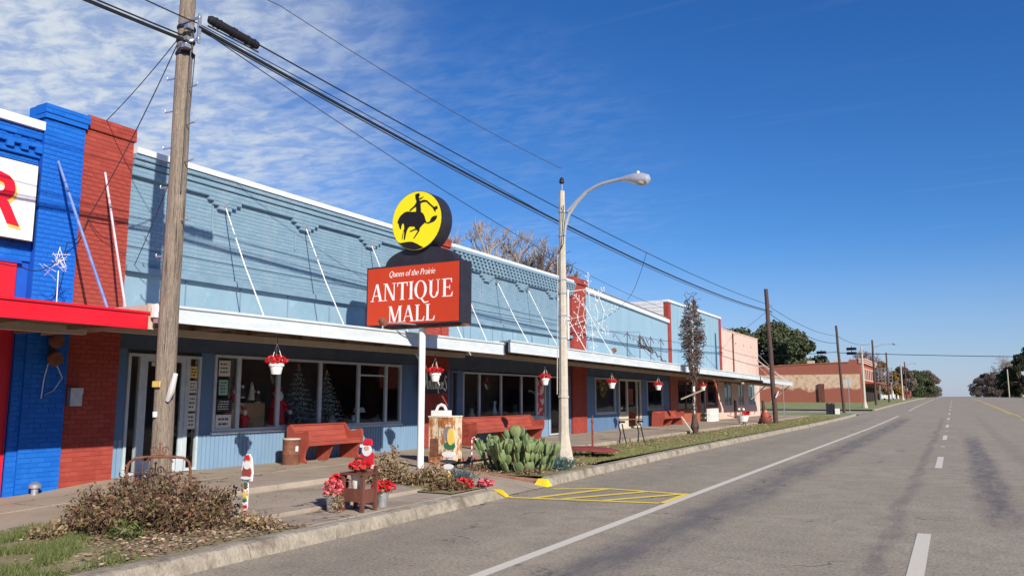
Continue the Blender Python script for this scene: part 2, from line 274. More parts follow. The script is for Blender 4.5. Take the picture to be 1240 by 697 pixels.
def farbrick():
    m = mat('faded_painted_side_wall', (.30,.07,.04), rough=.85); nt = m.node_tree; L = nt.links.new; b = nt.nodes['Principled BSDF']
    tc = N(nt, 'ShaderNodeTexCoord'); sp = N(nt, 'ShaderNodeSeparateXYZ'); L(tc.outputs['Object'], sp.inputs[0])
    n = N(nt, 'ShaderNodeTexNoise'); n.inputs['Scale'].default_value = .35; n.inputs['Detail'].default_value = 8; L(tc.outputs['Object'], n.inputs['Vector'])
    n2 = N(nt, 'ShaderNodeTexNoise'); n2.inputs['Scale'].default_value = 1.5; n2.inputs['Detail'].default_value = 8; n2.inputs['Roughness'].default_value = .75; L(tc.outputs['Object'], n2.inputs['Vector'])
    r0 = N(nt, 'ShaderNodeValToRGB'); L(n2.outputs[0], r0.inputs[0]); r0.color_ramp.elements[0].color = (.25,.075,.048,1); r0.color_ramp.elements[1].color = (.32,.11,.075,1)
    a = N(nt, 'ShaderNodeMath', operation='MULTIPLY_ADD'); L(n.outputs[0], a.inputs[0]); a.inputs[1].default_value = 2.6; L(sp.outputs[2], a.inputs[2])
    lo = N(nt, 'ShaderNodeMapRange'); L(a.outputs[0], lo.inputs[0]); lo.inputs[1].default_value = 3.55; lo.inputs[2].default_value = 3.9
    hi = N(nt, 'ShaderNodeMapRange'); L(sp.outputs[2], hi.inputs[0]); hi.inputs[1].default_value = 4.75; hi.inputs[2].default_value = 4.6
    fd = N(nt, 'ShaderNodeMapRange'); L(n2.outputs[0], fd.inputs[0]); fd.inputs[1].default_value = .66; fd.inputs[2].default_value = .5
    q = N(nt, 'ShaderNodeMath', operation='MULTIPLY'); L(lo.outputs[0], q.inputs[0]); L(hi.outputs[0], q.inputs[1])
    q2 = N(nt, 'ShaderNodeMath', operation='MULTIPLY'); L(q.outputs[0], q2.inputs[0]); L(fd.outputs[0], q2.inputs[1])
    x = N(nt, 'ShaderNodeMixRGB'); L(q2.outputs[0], x.inputs[0]); L(r0.outputs[0], x.inputs[1]); x.inputs[2].default_value = (.56,.42,.29,1); L(x.outputs[0], b.inputs['Base Color'])
    return m
M['farwall'] = farbrick()

# ------------------------------------------------------------------ object helpers
ORG = {}
def link(o, parent=None, org=None):
    C.objects.link(o)
    if parent is not None:
        o.parent = parent; ORG[o.name] = ORG[parent.name]
    else: ORG[o.name] = Vector(org or (0, 0, 0)); o.location = ORG[o.name]
    return o
def thing(name, loc, label, cat, group=None):
    o = bpy.data.objects.new(name, None); o.empty_display_size = .2; link(o, None, loc)
    return tag(o, label, cat, group)
def tag(o, label, cat, group=None, kind=None):
    if label: o['label'] = label
    if cat: o['category'] = cat
    if group: o['group'] = group
    if kind: o['kind'] = kind
    return o
class MB:
    def __init__(s): s.v = []; s.f = []
    def add(s, vs, fs):
        b = len(s.v); s.v += [tuple(p) for p in vs]; s.f += [tuple(i + b for i in q) for q in fs]; return s
    def box(s, x0, x1, y0, y1, z0, z1):
        return s.add([(x0,y0,z0),(x1,y0,z0),(x1,y1,z0),(x0,y1,z0),(x0,y0,z1),(x1,y0,z1),(x1,y1,z1),(x0,y1,z1)],
                     [(0,3,2,1),(4,5,6,7),(0,1,5,4),(1,2,6,5),(2,3,7,6),(3,0,4,7)])
    def brick(s, X, d, y0, y1, z0, z1, b=.004):     # front X, depth d back, chamfered arris, no back face
        return s.add([(X-d,y0,z0),(X-d,y1,z0),(X-d,y1,z1),(X-d,y0,z1),(X,y0+b,z0+b),(X,y1-b,z0+b),(X,y1-b,z1-b),(X,y0+b,z1-b)],
                     [(4,5,6,7),(0,1,5,4),(1,2,6,5),(2,3,7,6),(3,0,4,7)])
    def obox(s, c, size, rot):
        m = rot if isinstance(rot, Matrix) else Matrix.Rotation(rot, 3, 'Z'); c = Vector(c); b = MB().box(*[q for h in size for q in (-h/2, h/2)])
        return s.add([c + m @ Vector(p) for p in b.v], b.f)
    def tube(s, pts, r, n=8, cap=True):
        pts = [Vector(p) for p in pts]; k = len(pts); rs = r if isinstance(r, (list, tuple)) else [r]*k
        vs = []; up = None
        for i, p in enumerate(pts):
            t = (pts[min(i+1,k-1)] - pts[max(i-1,0)]).normalized()
            if up is None: up = Vector((0,0,1)) if abs(t.z) < .9 else Vector((1,0,0))
            u = (up - t*up.dot(t)); u = u.normalized() if u.length > 1e-6 else t.orthogonal().normalized(); up = u; w = t.cross(u)
            for j in range(n): a = 2*PI*j/n; vs.append(p + (u*math.cos(a) + w*math.sin(a))*rs[i])
        fs = [(i*n+j, i*n+(j+1)%n, (i+1)*n+(j+1)%n, (i+1)*n+j) for i in range(k-1) for j in range(n)]
        if cap: fs += [tuple(range(n))[::-1], tuple((k-1)*n + j for j in range(n))]
        return s.add(vs, fs)
    def lathe(s, c, prof, n=16, rot=None):          # prof [(r,z)]
        c = Vector(c); vs = []
        for r, z in prof:
            for j in range(n):
                a = 2*PI*j/n; p = Vector((r*math.cos(a), r*math.sin(a), z)); vs.append(c + (rot @ p if rot else p))
        k = len(prof); fs = [(i*n+j, i*n+(j+1)%n, (i+1)*n+(j+1)%n, (i+1)*n+j) for i in range(k-1) for j in range(n)]
        fs += [tuple(range(n))[::-1], tuple((k-1)*n + j for j in range(n))]
        return s.add(vs, fs)
    def prism(s, poly, axis, a, b):                 # polygon in the other two axes, extruded along axis
        def P(u, v, w): return {'x': (w, u, v), 'y': (u, w, v), 'z': (u, v, w)}[axis]
        n = len(poly); vs = [P(u, v, a) for u, v in poly] + [P(u, v, b) for u, v in poly]
        fs = [tuple(range(n))[::-1], tuple(range(n, 2*n))] + [(i, (i+1)%n, n+(i+1)%n, n+i) for i in range(n)]
        return s.add(vs, fs)
    def sphere(s, c, r, n=10, m=6, sq=(1,1,1)):
        c = Vector(c); return s.lathe(c, [(0.001, -r*sq[2])] + [(r*math.sin(PI*i/m), -r*math.cos(PI*i/m)*sq[2]) for i in range(1, m)] + [(0.001, r*sq[2])], n)
    def xf(s, mtx, start=0):
        for i in range(start, len(s.v)): s.v[i] = tuple(mtx @ Vector(s.v[i]))
        return s
    def build(s, name, m, parent=None, smooth=False, org=None, kind=None, label=None):
        me = bpy.data.meshes.new(name); o = bpy.data.objects.new(name, me)
        L = ORG[parent.name] if parent is not None else Vector(org or (0,0,0))
        me.from_pydata([(x-L.x, y-L.y, z-L.z) for x, y, z in s.v], [], s.f); me.materials.append(M[m] if isinstance(m, str) else m)
        bm = bmesh.new(); bm.from_mesh(me); bmesh.ops.recalc_face_normals(bm, faces=bm.faces); bm.to_mesh(me); bm.free()
        if smooth:
            me.polygons.foreach_set('use_smooth', [True]*len(me.polygons))
            try: me.set_sharp_from_angle(angle=math.radians(40))
            except Exception: pass
        link(o, parent, org); 
        if kind: o['kind'] = kind
        if label: o['label'] = label
        return o
def npmesh(name, V, F, m, parent=None, org=None, kind=None):
    """fast mesh from numpy arrays; F is (n,k)"""
    L = ORG[parent.name] if parent is not None else Vector(org or (0,0,0))
    V = np.asarray(V, dtype=np.float32) - np.array(L, dtype=np.float32); F = np.asarray(F, dtype=np.int32)
    me = bpy.data.meshes.new(name); n, k = F.shape
    me.vertices.add(len(V)); me.vertices.foreach_set('co', V.ravel()); me.loops.add(n*k); me.loops.foreach_set('vertex_index', F.ravel())
    me.polygons.add(n); me.polygons.foreach_set('loop_start', np.arange(0, n*k, k, dtype=np.int32)); me.polygons.foreach_set('loop_total', np.full(n, k, dtype=np.int32))
    me.update(calc_edges=True); me.materials.append(M[m]); o = bpy.data.objects.new(name, me); link(o, parent, org)
    if kind: o['kind'] = kind
    return o
def leaves(P, size, asp=.55, upbias=0., jit=.4):
    """rhombus leaf at every point of P"""
    n = len(P); d = rng.normal(size=(n,3)); d[:,2] += upbias; d /= np.linalg.norm(d, axis=1)[:,None]
    e = rng.normal(size=(n,3)); e -= (e*d).sum(1)[:,None]*d; e /= np.linalg.norm(e, axis=1)[:,None]
    s = (size*(1 + jit*rng.uniform(-1, 1, n)))[:,None]; nn = np.cross(d, e)
    V = np.stack([P - d*s*.5, P + e*s*asp*.5 + nn*s*.08, P + d*s*.5, P - e*s*asp*.5 + nn*s*.08], 1).reshape(-1,3)
    return V, np.arange(n*4).reshape(n,4)
def blob(c, r, n, shell=.5):
    d = rng.normal(size=(n,3)); d /= np.linalg.norm(d, axis=1)[:,None]; q = rng.uniform(shell**3, 1, n)**(1/3)
    return np.array(c) + d*q[:,None]*np.array(r)
def interp(tab, y): return float(np.interp(y, [a for a, _ in tab], [b for _, b in tab]))
GZ = [(-60,0),(45,0),(58,.04),(70,.12),(90,.28),(115,.5),(150,.74),(200,1.03),(300,1.34),(450,1.5),(3000,1.5)]
gz = lambda y: interp(GZ, y)
KX = [(-60,-6.3),(4.6,-6.43),(7.5,-6.48),(11.7,-6.62),(13.9,-6.74),(20.7,-6.95),(40,-7.0),(68,-7.0),(2000,-7.0)]
kx = lambda y: interp(KX, y)
WZ = [(-20,.0),(3,.02),(6.82,.16),(7.6,.20),(8.5,.28),(400,.28)]
wz = lambda y: interp(WZ, y)
def sheet(name, ys, xa, xb, za, zb=None, m='road', parent=None, nx=1, kind='structure'):
    zb = zb or za; V = []; F = []
    for y in ys:
        for i in range(nx+1):
            t = i/nx; V.append((xa(y)*(1-t) + xb(y)*t, y, za(y)*(1-t) + zb(y)*t))
    k = nx+1
    for j in range(len(ys)-1):
        for i in range(nx): F.append((j*k+i, j*k+i+1, (j+1)*k+i+1, (j+1)*k+i))
    mb = MB(); mb.v = V; mb.f = F; o = mb.build(name, m, parent)
    if kind and parent is None: o['kind'] = kind
    return o
def text_mb(txt, size, shear=0., off=0., font_scale=(1,1)):
    cu = bpy.data.curves.new('t', 'FONT'); cu.body = txt; cu.size = size; cu.shear = shear; cu.offset = off; cu.extrude = 0.004; cu.resolution_u = 3
    o = bpy.data.objects.new('t', cu); C.objects.link(o); dg = bpy.context.evaluated_depsgraph_get(); me = bpy.data.meshes.new_from_object(o.evaluated_get(dg))
    mb = MB(); mb.v = [tuple(v.co) for v in me.vertices]; mb.f = [tuple(p.vertices) for p in me.polygons]
    bpy.data.objects.remove(o); bpy.data.curves.remove(cu); bpy.data.meshes.remove(me)
    xs = [v[0] for v in mb.v]; cx = (min(xs)+max(xs))/2; mb.v = [((x-cx)*font_scale[0], y*font_scale[1], z) for x, y, z in mb.v]; return mb
def copy_tree(o, loc, label=None):
    c = o.copy(); C.objects.link(c); c.location = loc; ORG[c.name] = Vector(loc)
    if label: c['label'] = label
    for ch in list(o.children):
        d = ch.copy(); C.objects.link(d); d.parent = c
        for g in list(ch.children): h = g.copy(); C.objects.link(h); h.parent = d
    return c

# ================================================================== GROUND
YS = [-60,-20,0,4,8,12,16,20,30,40,50,58,64,70,76,82,90,100,115,130,150,175,200,250,300,375,450,600,900,1500,3000]
sheet('terrain', YS, lambda y: -900, lambda y: 900, lambda y: gz(y)-.06, m='leaflit', nx=4)
fine = sorted(set(YS + list(np.arange(2, 60, 1.5))))
sheet('road', [y for y in fine if y <= 900], lambda y: kx(y)-.03, lambda y: 16.5, gz, m='road', nx=6)
def mark(name, x0, x1, y0, y1, m, lift=.004, sub=1):
    n = max(1, int((y1-y0)/8)); ys = [y0 + (y1-y0)*i/n for i in range(n+1)]
    return sheet(name, ys, lambda y: x0, lambda y: x1, lambda y: gz(y)+lift, m=m)
mark('edge_line', -4.05, -3.91, -5, 71, 'linewhite'); mark('edge_line', -4.05, -3.91, 87, 420, 'linewhite')
for i in range(14):
    y0 = 7.25 + 13.9*i - (.2 if i == 0 else 0); mark('lane_dash', -.50, -.35, y0, y0+4.0, 'linewhite')
    if i in (1, 2, 3): mark('reflector_dot', -.48, -.37, y0+9.0, y0+9.35, 'linewhite')
for a, b in ((15,34),(40,66),(78,150),(160,260)): mark('yellow_lane_line', 3.98, 4.11, a, b, 'lineyellow')
mark('yellow_lane_line', 4.25, 4.38, 70, 260, 'lineyellow')
# hatched no-parking box in front of the ramp
hb = thing('hatched_box', (-6.3, 12.6, 0), None, None); hb['kind'] = 'structure'
def seg(p, q, w, lift, name='hatch_line'):
    p = Vector((*p, 0)); q = Vector((*q, 0)); d = (q-p).normalized(); n = Vector((-d.y, d.x, 0))*w/2
    mb = MB(); mb.add([Vector((a.x, a.y, lift)) for a in (p-n, q-n, q+n, p+n)], [(0,1,2,3)]); mb.build(name, 'hatchyellow', hb)
seg((-6.52,11.60), (-4.14,12.13), .13, .008); seg((-6.42,13.02), (-5.60,13.55), .13, .0085); seg((-5.62,13.55), (-4.14,13.42), .13, .009)
seg((-4.09,12.13), (-4.09,13.50), .10, .0095); seg((-6.12,11.74), (-5.55,13.52), .13, .010); seg((-5.66,11.84), (-4.80,13.46), .13, .0105); seg((-5.0,11.98), (-4.18,13.38), .13, .011)
# kerb in sections
def kerb(name, secs, hgt, w=.2):
    root = thing(name, (kx(secs[0][0]), secs[0][0], gz(secs[0][0])), None, None); root['kind'] = 'structure'
    for a, b in secs:
        n = max(3, int((b-a)/.09)) if a < 30 else max(2, int((b-a)/2)); prof = 6; mb = MB(); V = []
        for i in range(n+1):
            y = a + (b-a)*i/n; x = kx(y); g = gz(y); rr = lambda s: (noise.noise(Vector((x*3+s, y*6.5, s*5))) + .5*noise.noise(Vector((x*3+s, y*19, s*5))))*.011 if a < 30 else 0
            h = hgt(y)
            V += [(x+.05+rr(1), y, g-.03), (x+.02+rr(2), y, g+h*.55+rr(3)*.4), (x-.015+rr(4), y, g+h*.93+rr(5)*.6), (x-.06+rr(6), y, g+h+rr(7)*.5), (x-w, y, g+h+rr(8)*.4), (x-w, y, g-.03)]
        F = [(i*prof+j, i*prof+(j+1)%prof, (i+1)*prof+(j+1)%prof, (i+1)*prof+j) for i in range(n) for j in range(prof)]
        F += [tuple(range(prof)), tuple(n*prof+j for j in range(prof))]
        mb.add(V, F); mb.build('kerb_section', 'kerbm', root, smooth=True)
    return root
kh = lambda y: .155 * min(1, max(.05, (11.62-y)/.35)) if y < 12 else .155 * min(1, max(.05, (y-13.3)/.3))
s1 = [(-6+3.0*i, -6+3.0*(i+1)-.015) for i in range(5)] + [(9.0, 11.6)]
kerb('kerb', s1, kh); kerb('kerb', [(13.35+3.05*i, 13.35+3.05*(i+1)-.015) for i in range(17)] + [(65.2, 69.6)], kh)
kerb('kerb', [(87+12*i, 87+12*(i+1)-.02) for i in range(14)], lambda y: .15)
yk = MB()
for y0, y1 in ((11.56, 11.78), (13.22, 13.44)):
    x = kx((y0+y1)/2); a, b = (.13, .012) if y0 < 12 else (.012, .13)
    yk.add([(x+.06,y0,.006),(x+.07,y1,.006),(x-.22,y1,b),(x-.22,y0,a),(x-.02,y0,a),(x-.02,y1,b)], [(0,1,5,4),(4,5,2,3),(0,4,3),(1,2,5),(0,3,2,1)])
yk.build('yellow_kerb_end', 'yellow')['kind'] = 'structure'
# pavement slabs
walk = thing('pavement', (-11, 10, .28), None, None); walk['kind'] = 'structure'
def slab(xa, xb, y0, y1, top, name='concrete_slab', thick=.25, m='concrete', parent=walk):
    n = max(2, int((y1-y0)/.5)); V = []; g = .006
    mb = MB(); ys = [y0+g + (y1-y0-2*g)*i/n for i in range(n+1)]
    f = lambda v, y: v(y) if callable(v) else v
    for y in ys:
        X0 = f(xa, y)+g; X1 = f(xb, y)-g; T = f(top, y)
        V += [(X0,y,T-thick),(X1,y,T-thick),(X1,y,T-.008),(X1-.01,y,T),(X0+.01,y,T),(X0,y,T-.008)]
    F = [(i*6+j, i*6+(j+1)%6, (i+1)*6+(j+1)%6, (i+1)*6+j) for i in range(n) for j in range(6)] + [tuple(range(6)), tuple(n*6+j for j in range(6))]
    mb.add(V, F); return mb.build(name, m, parent)
y = -9.
while y < 60:
    d = 3.1 if y > -3 else 3.0
    slab(-12.6, -11.05, y, y+d, wz); slab(-11.05, -9.42, y, y+d, (lambda q: wz(q)-.002)); y += d
for a, b in ((7.15, 9.3), (9.3, 11.45)):
    slab(-9.41, -7.52, a, b, .195); slab(-7.50, lambda q: kx(q)-.245, a, b, .150)
slab(-9.41, -7.52, -9, 7.13, lambda q: wz(q)-.13, m='soil', name='soil_strip')
# ramp
mb = MB(); V = []
for i in range(9):
    t = i/8; x = -9.41 + t*(2.74); z = .275 - .265*t**1.1
    for y_ in (11.62 + .05*math.sin(i), 12.5, 13.35+.25*(1-t)): V.append((x, y_, z))
mb.add(V, [(i*3+j, i*3+j+1, (i+1)*3+j+1, (i+1)*3+j) for i in range(8) for j in range(2)]); mb.build('walk_ramp', 'concrete')['kind'] = 'structure'
def bumpy(name, x0, x1, y0, y1, z, amp, m, n=40, parent=None):
    V = []; nx = max(6, int((x1-x0)*n/6)); ny = max(6, int((y1-y0)*n/6))
    for j in range(ny+1):
        for i in range(nx+1):
            X = x0+(x1-x0)*i/nx; Y = y0+(y1-y0)*j/ny; e = min(1, 3*min(i/nx, 1-i/nx, j/ny, 1-j/ny)+.15)
            V.append((X, Y, z + gz(Y) + amp*e*(.5+noise.noise(Vector((X*2.2, Y*2.2, z*9)))+.4*noise.noise(Vector((X*8, Y*8, 3))))))
    mb = MB(); mb.v = V; k = nx+1; mb.f = [(j*k+i, j*k+i+1, (j+1)*k+i+1, (j+1)*k+i) for j in range(ny) for i in range(nx)]
    o = mb.build(name, m, parent, smooth=True); o['kind'] = 'structure'; return o
bumpy('planting_bed', -9.40, -6.60, -2, 7.14, .135, .05, 'leaflit', 26)
bumpy('planting_bed', -9.15, -6.86, 10.4, 11.58, .165, .07, 'leaflit')
bumpy('cactus_bed', -9.3, -6.9, 13.5, 16.45, .15, .10, 'leaflit')
bumpy('verge', -9.42, -7.22, 16.4, 62, .165, .03, 'leaflit', 10)
bumpy('corner_lawn', -60, -7.22, 62, 70, .10, .04, 'leaflit', 4)
M['lawnm'] = mat('far_lawn', (.22,.215,.085), (.31,.28,.13), .6, .95, .5, 8, col3=(.15,.22,.055), s3=.25, m3=(.4,.6))
sheet('lawn', [60,66,72.5], lambda y: -90, lambda y: -7.3, lambda y: gz(y)+.135, m='lawnm')
sheet('lawn', [62,66,72.5], lambda y: -90, lambda y: -9.5, lambda y: gz(y)+.14, m='lawnm')
sheet('side_street', [73,79,85.5], lambda y: -90, lambda y: -7.03, lambda y: gz(y)+.012, m='concrete')
sheet('lawn', [86,100,115,134.9,160,300], lambda y: -90, lambda y: -7.3, lambda y: gz(y)+.12, m='lawnm')
sheet('lawn', [60,86,100,115,150,200,300,450], lambda y: 16.6, lambda y: 200, lambda y: gz(y)+.05, m='lawnm')
edg = MB(); pth = [(-9.30,13.42),(-8.6,13.42),(-8.0,13.44),(-7.4,13.45),(-6.98,13.55)]
edg.tube([(x, y, .22 - (x+9.3)*.07) for x, y in pth], .055, 6); edg.tube([(-9.36, 13.42+.6*i, .30) for i in range(6)], .05, 6)
tag(edg.build('garden_edging', 'corten'), 'rusty brown edging strip along the cactus bed beside the ramp', 'edging')
# grass and litter
def field(name, n, xa, xb, ya, yb, z, h, m, w=.006, pw=1.0, dens=None):
    Y = ya + (yb-ya)*rng.random(n)**pw; X = xa + (xb-xa)*rng.random(n)
    if dens is not None: k = dens(X, Y) > rng.random(n); X = X[k]; Y = Y[k]; n = len(X)
    Z = z + np.interp(Y, [a for a,_ in GZ], [b for _,b in GZ]); H = h*rng.uniform(.5, 1.3, n); a = rng.uniform(0, 2*PI, n); ln = rng.uniform(.2, .9, n)*H; b = rng.uniform(0, 2*PI, n)
    ww = w*(1+ (Y-ya)/30)
    B1 = np.stack([X-np.cos(a)*ww, Y-np.sin(a)*ww, Z], 1); B2 = np.stack([X+np.cos(a)*ww, Y+np.sin(a)*ww, Z], 1); T = np.stack([X+np.cos(b)*ln, Y+np.sin(b)*ln, Z+H], 1)
    o = npmesh(name, np.stack([B1, B2, T], 1).reshape(-1,3), np.arange(n*3).reshape(n,3), m); tag(o, None, None, kind='stuff'); return o
def patch(X, Y, s=1.3, o=0.): return np.array([.5+noise.noise(Vector((x*s, y*s, o)))*1.3 for x, y in zip(X, Y)])
tag(field('grass', 90000, -9.4, -6.7, 1.5, 5.9, .155, .075, 'grass', .0045, dens=lambda X, Y: np.clip(patch(X, Y, 2.2)*1.5-.35, 0, 1)*np.clip((5.35-Y + (-X-7.9)*.35)/.8, 0, 1)*1.3*(1-.0*X)), 'bright green grass in the near left corner by the kerb', 'grass')
tag(field('grass', 70000, -9.38, -7.2, 16.3, 60, .17, .05, 'grass2', .006, 1.5, lambda X, Y: np.clip(patch(X, Y, 1.1, 3)*.8+(X+9.4)/2.2*.5-.1, 0, 1)), 'thin winter grass on the verge beyond the light pole', 'grass')
def litter(name, n, xa, xb, ya, yb, z, sz, m, pw=1., dens=None, label='', zj=.03):
    Y = ya + (yb-ya)*rng.random(n)**pw; X = xa + (xb-xa)*rng.random(n)
    if dens is not None: k = dens(X, Y) > rng.random(n); X = X[k]; Y = Y[k]; n = len(X)
    P = np.stack([X, Y, z + rng.random(n)*zj], 1); V, F = leaves(P, sz, .7); c = V.reshape(-1,4,3); mz = c.mean(1)[:,2]; c[:,:,2] = mz[:,None] + (c[:,:,2]-mz[:,None])*.35
    o = npmesh(name, c.reshape(-1,3), F, m); tag(o, label, 'fallen leaves', kind='stuff'); return o
litter('fallen_leaves', 5200, -9.5, -7.2, 16.3, 56, .21, .085, 'litter', 1.35, lambda X, Y: np.clip(1.15-(X+9.4)/1.9, .12, 1)*np.clip(patch(X, Y, .8, 9)*1.4, 0, 1), 'tan fallen leaves scattered over the grass verge')
litter('fallen_leaves', 4600, -9.3, -6.70, 3.9, 7.2, .165, .055, 'litter', 1., lambda X, Y: np.clip((Y-4.7+(X+8)*.35)/.9, .06, 1), 'brown fallen leaves around the dry shrub in the corner', .02)
litter('fallen_leaves', 2200, -9.2, -7.0, 13.5, 16.4, .19, .055, 'litter', 1., None, 'fallen leaves under the prickly pear')
litter('fallen_leaves', 260, -9.3, -6.6, 7.3, 11.4, .205, .04, 'litter', 1.6, lambda X, Y: np.clip((-X-7.5)/2+.2, .05, 1), 'few small leaves on the stepped pavement', .004)
litter('fallen_leaves', 3800, -6.8, -5.9, 2, 22, .006, .022, 'dry', 1.3, lambda X, Y: np.clip((-6.15-X)/.45, .02, 1)**2, 'leaf crumbs in the gutter along the kerb', .004)

# ================================================================== BUILDINGS
FX = -12.6
def bricks(mb, X, y0, y1, z0, z1, d=.06, L=.205, H=.0762, j=.011, skip=None, jit=.0015):
    k = 0; z = z0
    while z < z1-.02:
        zt = min(z+H, z1); off = (L/2 if int(round((z-2.)/H)) % 2 else 0); y = y0 - off
        while y < y1-.01:
            a, b = max(y, y0), min(y+L, y1)
            if b-a > .03: mb.brick(X + rng.uniform(-jit, jit), .02, a+j/6, b-j/6, z+j/2.4, zt-j/2.4)
            y += L
        z += H
    mb.box(X-d, X-.0075, y0, y1, z0, z1)
    return mb
def brick_parts(parent, m, X, y0, y1, z0, z1, limit, L=.205, H=.0762, j=.011):
    """separate brick objects sharing mesh data; returns z reached"""
    mesh = {}; z = z0; cnt = 0
    while z < z1-.02:
        zt = min(z+H, z1); off = (L/2 if int(round((z-2.)/H)) % 2 else 0); row = []; y = y0-off
        while y < y1-.01:
            a, b = max(y, y0), min(y+L, y1)
            if b-a > .03: row.append((a, b))
            y += L
        if cnt + len(row) > limit: return z
        for a, b in row:
            key = (round(b-a, 3), round(zt-z, 3), rng.integers(0, 3))
            if key not in mesh:
                t = MB().brick(0, .02, -(b-a)/2+j/6, (b-a)/2-j/6, -(zt-z)/2+j/2.4, (zt-z)/2-j/2.4); me = bpy.data.meshes.new('brick')
                me.from_pydata(t.v, [], t.f); me.materials.append(M[m]); mesh[key] = me
            o = bpy.data.objects.new('brick', mesh[key]); C.objects.link(o); o.parent = parent; ORG[o.name] = ORG[parent.name]
            o.location = Vector((X + rng.uniform(-.0015,.0015), (a+b)/2, (z+zt)/2)) - ORG[parent.name]; cnt += 1
        z = zt
    return z
def frame_mb(mb, X, y0, y1, z0, z1, w=.05, d=.07):
    mb.box(X-d, X, y0, y1, z1-w, z1); mb.box(X-d, X, y0, y1, z0, z0+w); mb.box(X-d, X, y0, y0+w, z0+w, z1-w); mb.box(X-d, X, y1-w, y1, z0+w, z1-w); return mb
def window(bld, y0, y1, z0, z1, mulls, X=FX+.03, m='frame', w=.055, transoms=(), glass='glass', sill=True):
    f = frame_mb(MB(), X, y0, y1, z0, z1, w).build('window', m, bld)
    e = [y0+w] + [q for q in mulls] + [y1-w]
    for q in mulls: MB().box(X-.065, X-.004, q-.045, q+.045, z0+w, z1-w).build('mullion', m, f)
    for i in range(len(e)-1):
        a = e[i] + (.045 if i else 0); b = e[i+1] - (.045 if i < len(e)-2 else 0)
        MB().box(X-.045, X-.037, a, b, z0+w, z1-w).build('pane', glass, f)
    for (a, b, z) in transoms: MB().box(X-.035, X-.006, a, b, z-.02, z+.02).build('transom_bar', m, f)
    if sill: MB().box(X-.06, X+.035, y0-.03, y1+.03, z0-.045, z0-.003).build('sill', m, f)
    return f
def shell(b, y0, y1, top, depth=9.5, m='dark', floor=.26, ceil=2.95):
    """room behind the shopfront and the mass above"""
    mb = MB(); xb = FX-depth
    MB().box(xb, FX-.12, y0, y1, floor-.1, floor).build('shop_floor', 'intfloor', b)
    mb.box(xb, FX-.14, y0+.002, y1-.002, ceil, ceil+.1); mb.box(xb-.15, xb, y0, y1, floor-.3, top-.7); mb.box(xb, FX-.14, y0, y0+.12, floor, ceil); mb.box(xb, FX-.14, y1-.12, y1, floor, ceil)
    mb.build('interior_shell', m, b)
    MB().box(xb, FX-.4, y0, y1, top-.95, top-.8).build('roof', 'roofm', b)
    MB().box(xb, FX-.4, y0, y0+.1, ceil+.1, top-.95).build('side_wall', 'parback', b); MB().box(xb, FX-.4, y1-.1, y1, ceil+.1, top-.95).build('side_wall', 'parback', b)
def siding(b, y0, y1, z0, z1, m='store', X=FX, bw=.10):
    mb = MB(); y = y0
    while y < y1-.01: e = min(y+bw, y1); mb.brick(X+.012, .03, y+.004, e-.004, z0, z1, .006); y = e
    o = mb.build('siding', 'siding_sunlit', b, kind='stuff'); MB().box(X-.10, X-.001, y0, y1, z0, z1).build('wall', m, b); return o
def wallpart(b, y0, y1, z0, z1, m, X=FX, d=.12, name='wall'): return MB().box(X-d, X, y0, y1, z0, z1).build(name, m, b)
def notice(win, X, y0, y1, z0, z1, m='paper', lines=4, ink='ink', big=False):
    o = MB().box(X-.003, X+.001, y0, y1, z0, z1).build('paper_notice', m, win)
    mb = MB(); h = (z1-z0)/(lines+1)
    for i in range(lines):
        a = y0+(y1-y0)*rng.uniform(.1,.22); bb = y1-(y1-y0)*rng.uniform(.1,.3); z = z1-h*(i+.85)
        q = a
        while q < bb: e = min(q+rng.uniform(.02,.06)*(2 if big else 1), bb); mb.box(X+.001, X+.003, q, e, z-h*.28, z+h*.12); q = e+.018
    if mb.v: mb.build('printed_text', ink, win)
    return o

# ---------- blue and red brick shop at the left edge
A = thing('brick_shop', (FX, 5, .1), 'bright blue and red painted brick shop with red awning at the left edge', 'shop building')
mb = MB(); mb.box(FX-.35, FX-.02, 2.5, 6.95, 2.5, 5.90); mb.build('wall', 'bblueb', A)
mb = bricks(MB(), FX+.02, 4.2, 6.95, 3.75, 5.42); 
for z, px_ in ((5.42, .05), (5.496, .02), (5.572, .09), (5.648, .02), (5.724, .06), (5.80, .06)):
    bricks(mb, FX+.02+px_, 4.2, 6.95, z, z+.0762, d=.12)
y = 4.2
while y < 6.9:   # dentils
    mb.brick(FX+.12, .1, y, y+.11, 5.49, 5.60); mb.brick(FX+.10, .1, y+.11, y+.21, 5.62, 5.70); y += .22
mb.build('brickwork', 'bblue', A, kind='stuff')
MB().box(FX-.4, FX+.14, 2.5, 6.95, 5.88, 6.02).build('coping', 'cap', A)
pil = MB().box(FX-.30, FX+.122, 6.955, 7.62, .0, 6.1).build('pilaster', 'bblueb', A)
zz = brick_parts(pil, 'bblue', FX+.13, 6.952, 7.618, 3.0, 6.1, 150)
mb = bricks(MB(), FX+.13, 6.952, 7.618, .18, 3.0); bricks(mb, FX+.13, 6.952, 7.618, zz, 6.1)
bricks(mb, FX+.16, 6.93, 7.64, 6.1, 6.18, .25); bricks(mb, FX+.19, 6.91, 7.66, 6.18, 6.33, .3); mb.box(FX-.30, FX+.17, 6.92, 7.63, 6.1, 6.325)
mb.build('brickwork', 'bblue', A, kind='stuff')
pil2 = MB().box(FX-.30, FX+.082, 7.634, 8.54, .0, 6.15).build('pilaster', 'rbrickb', A)
zz = brick_parts(pil2, 'rbrick', FX+.09, 7.63, 8.545, 3.2, 6.2, 150)
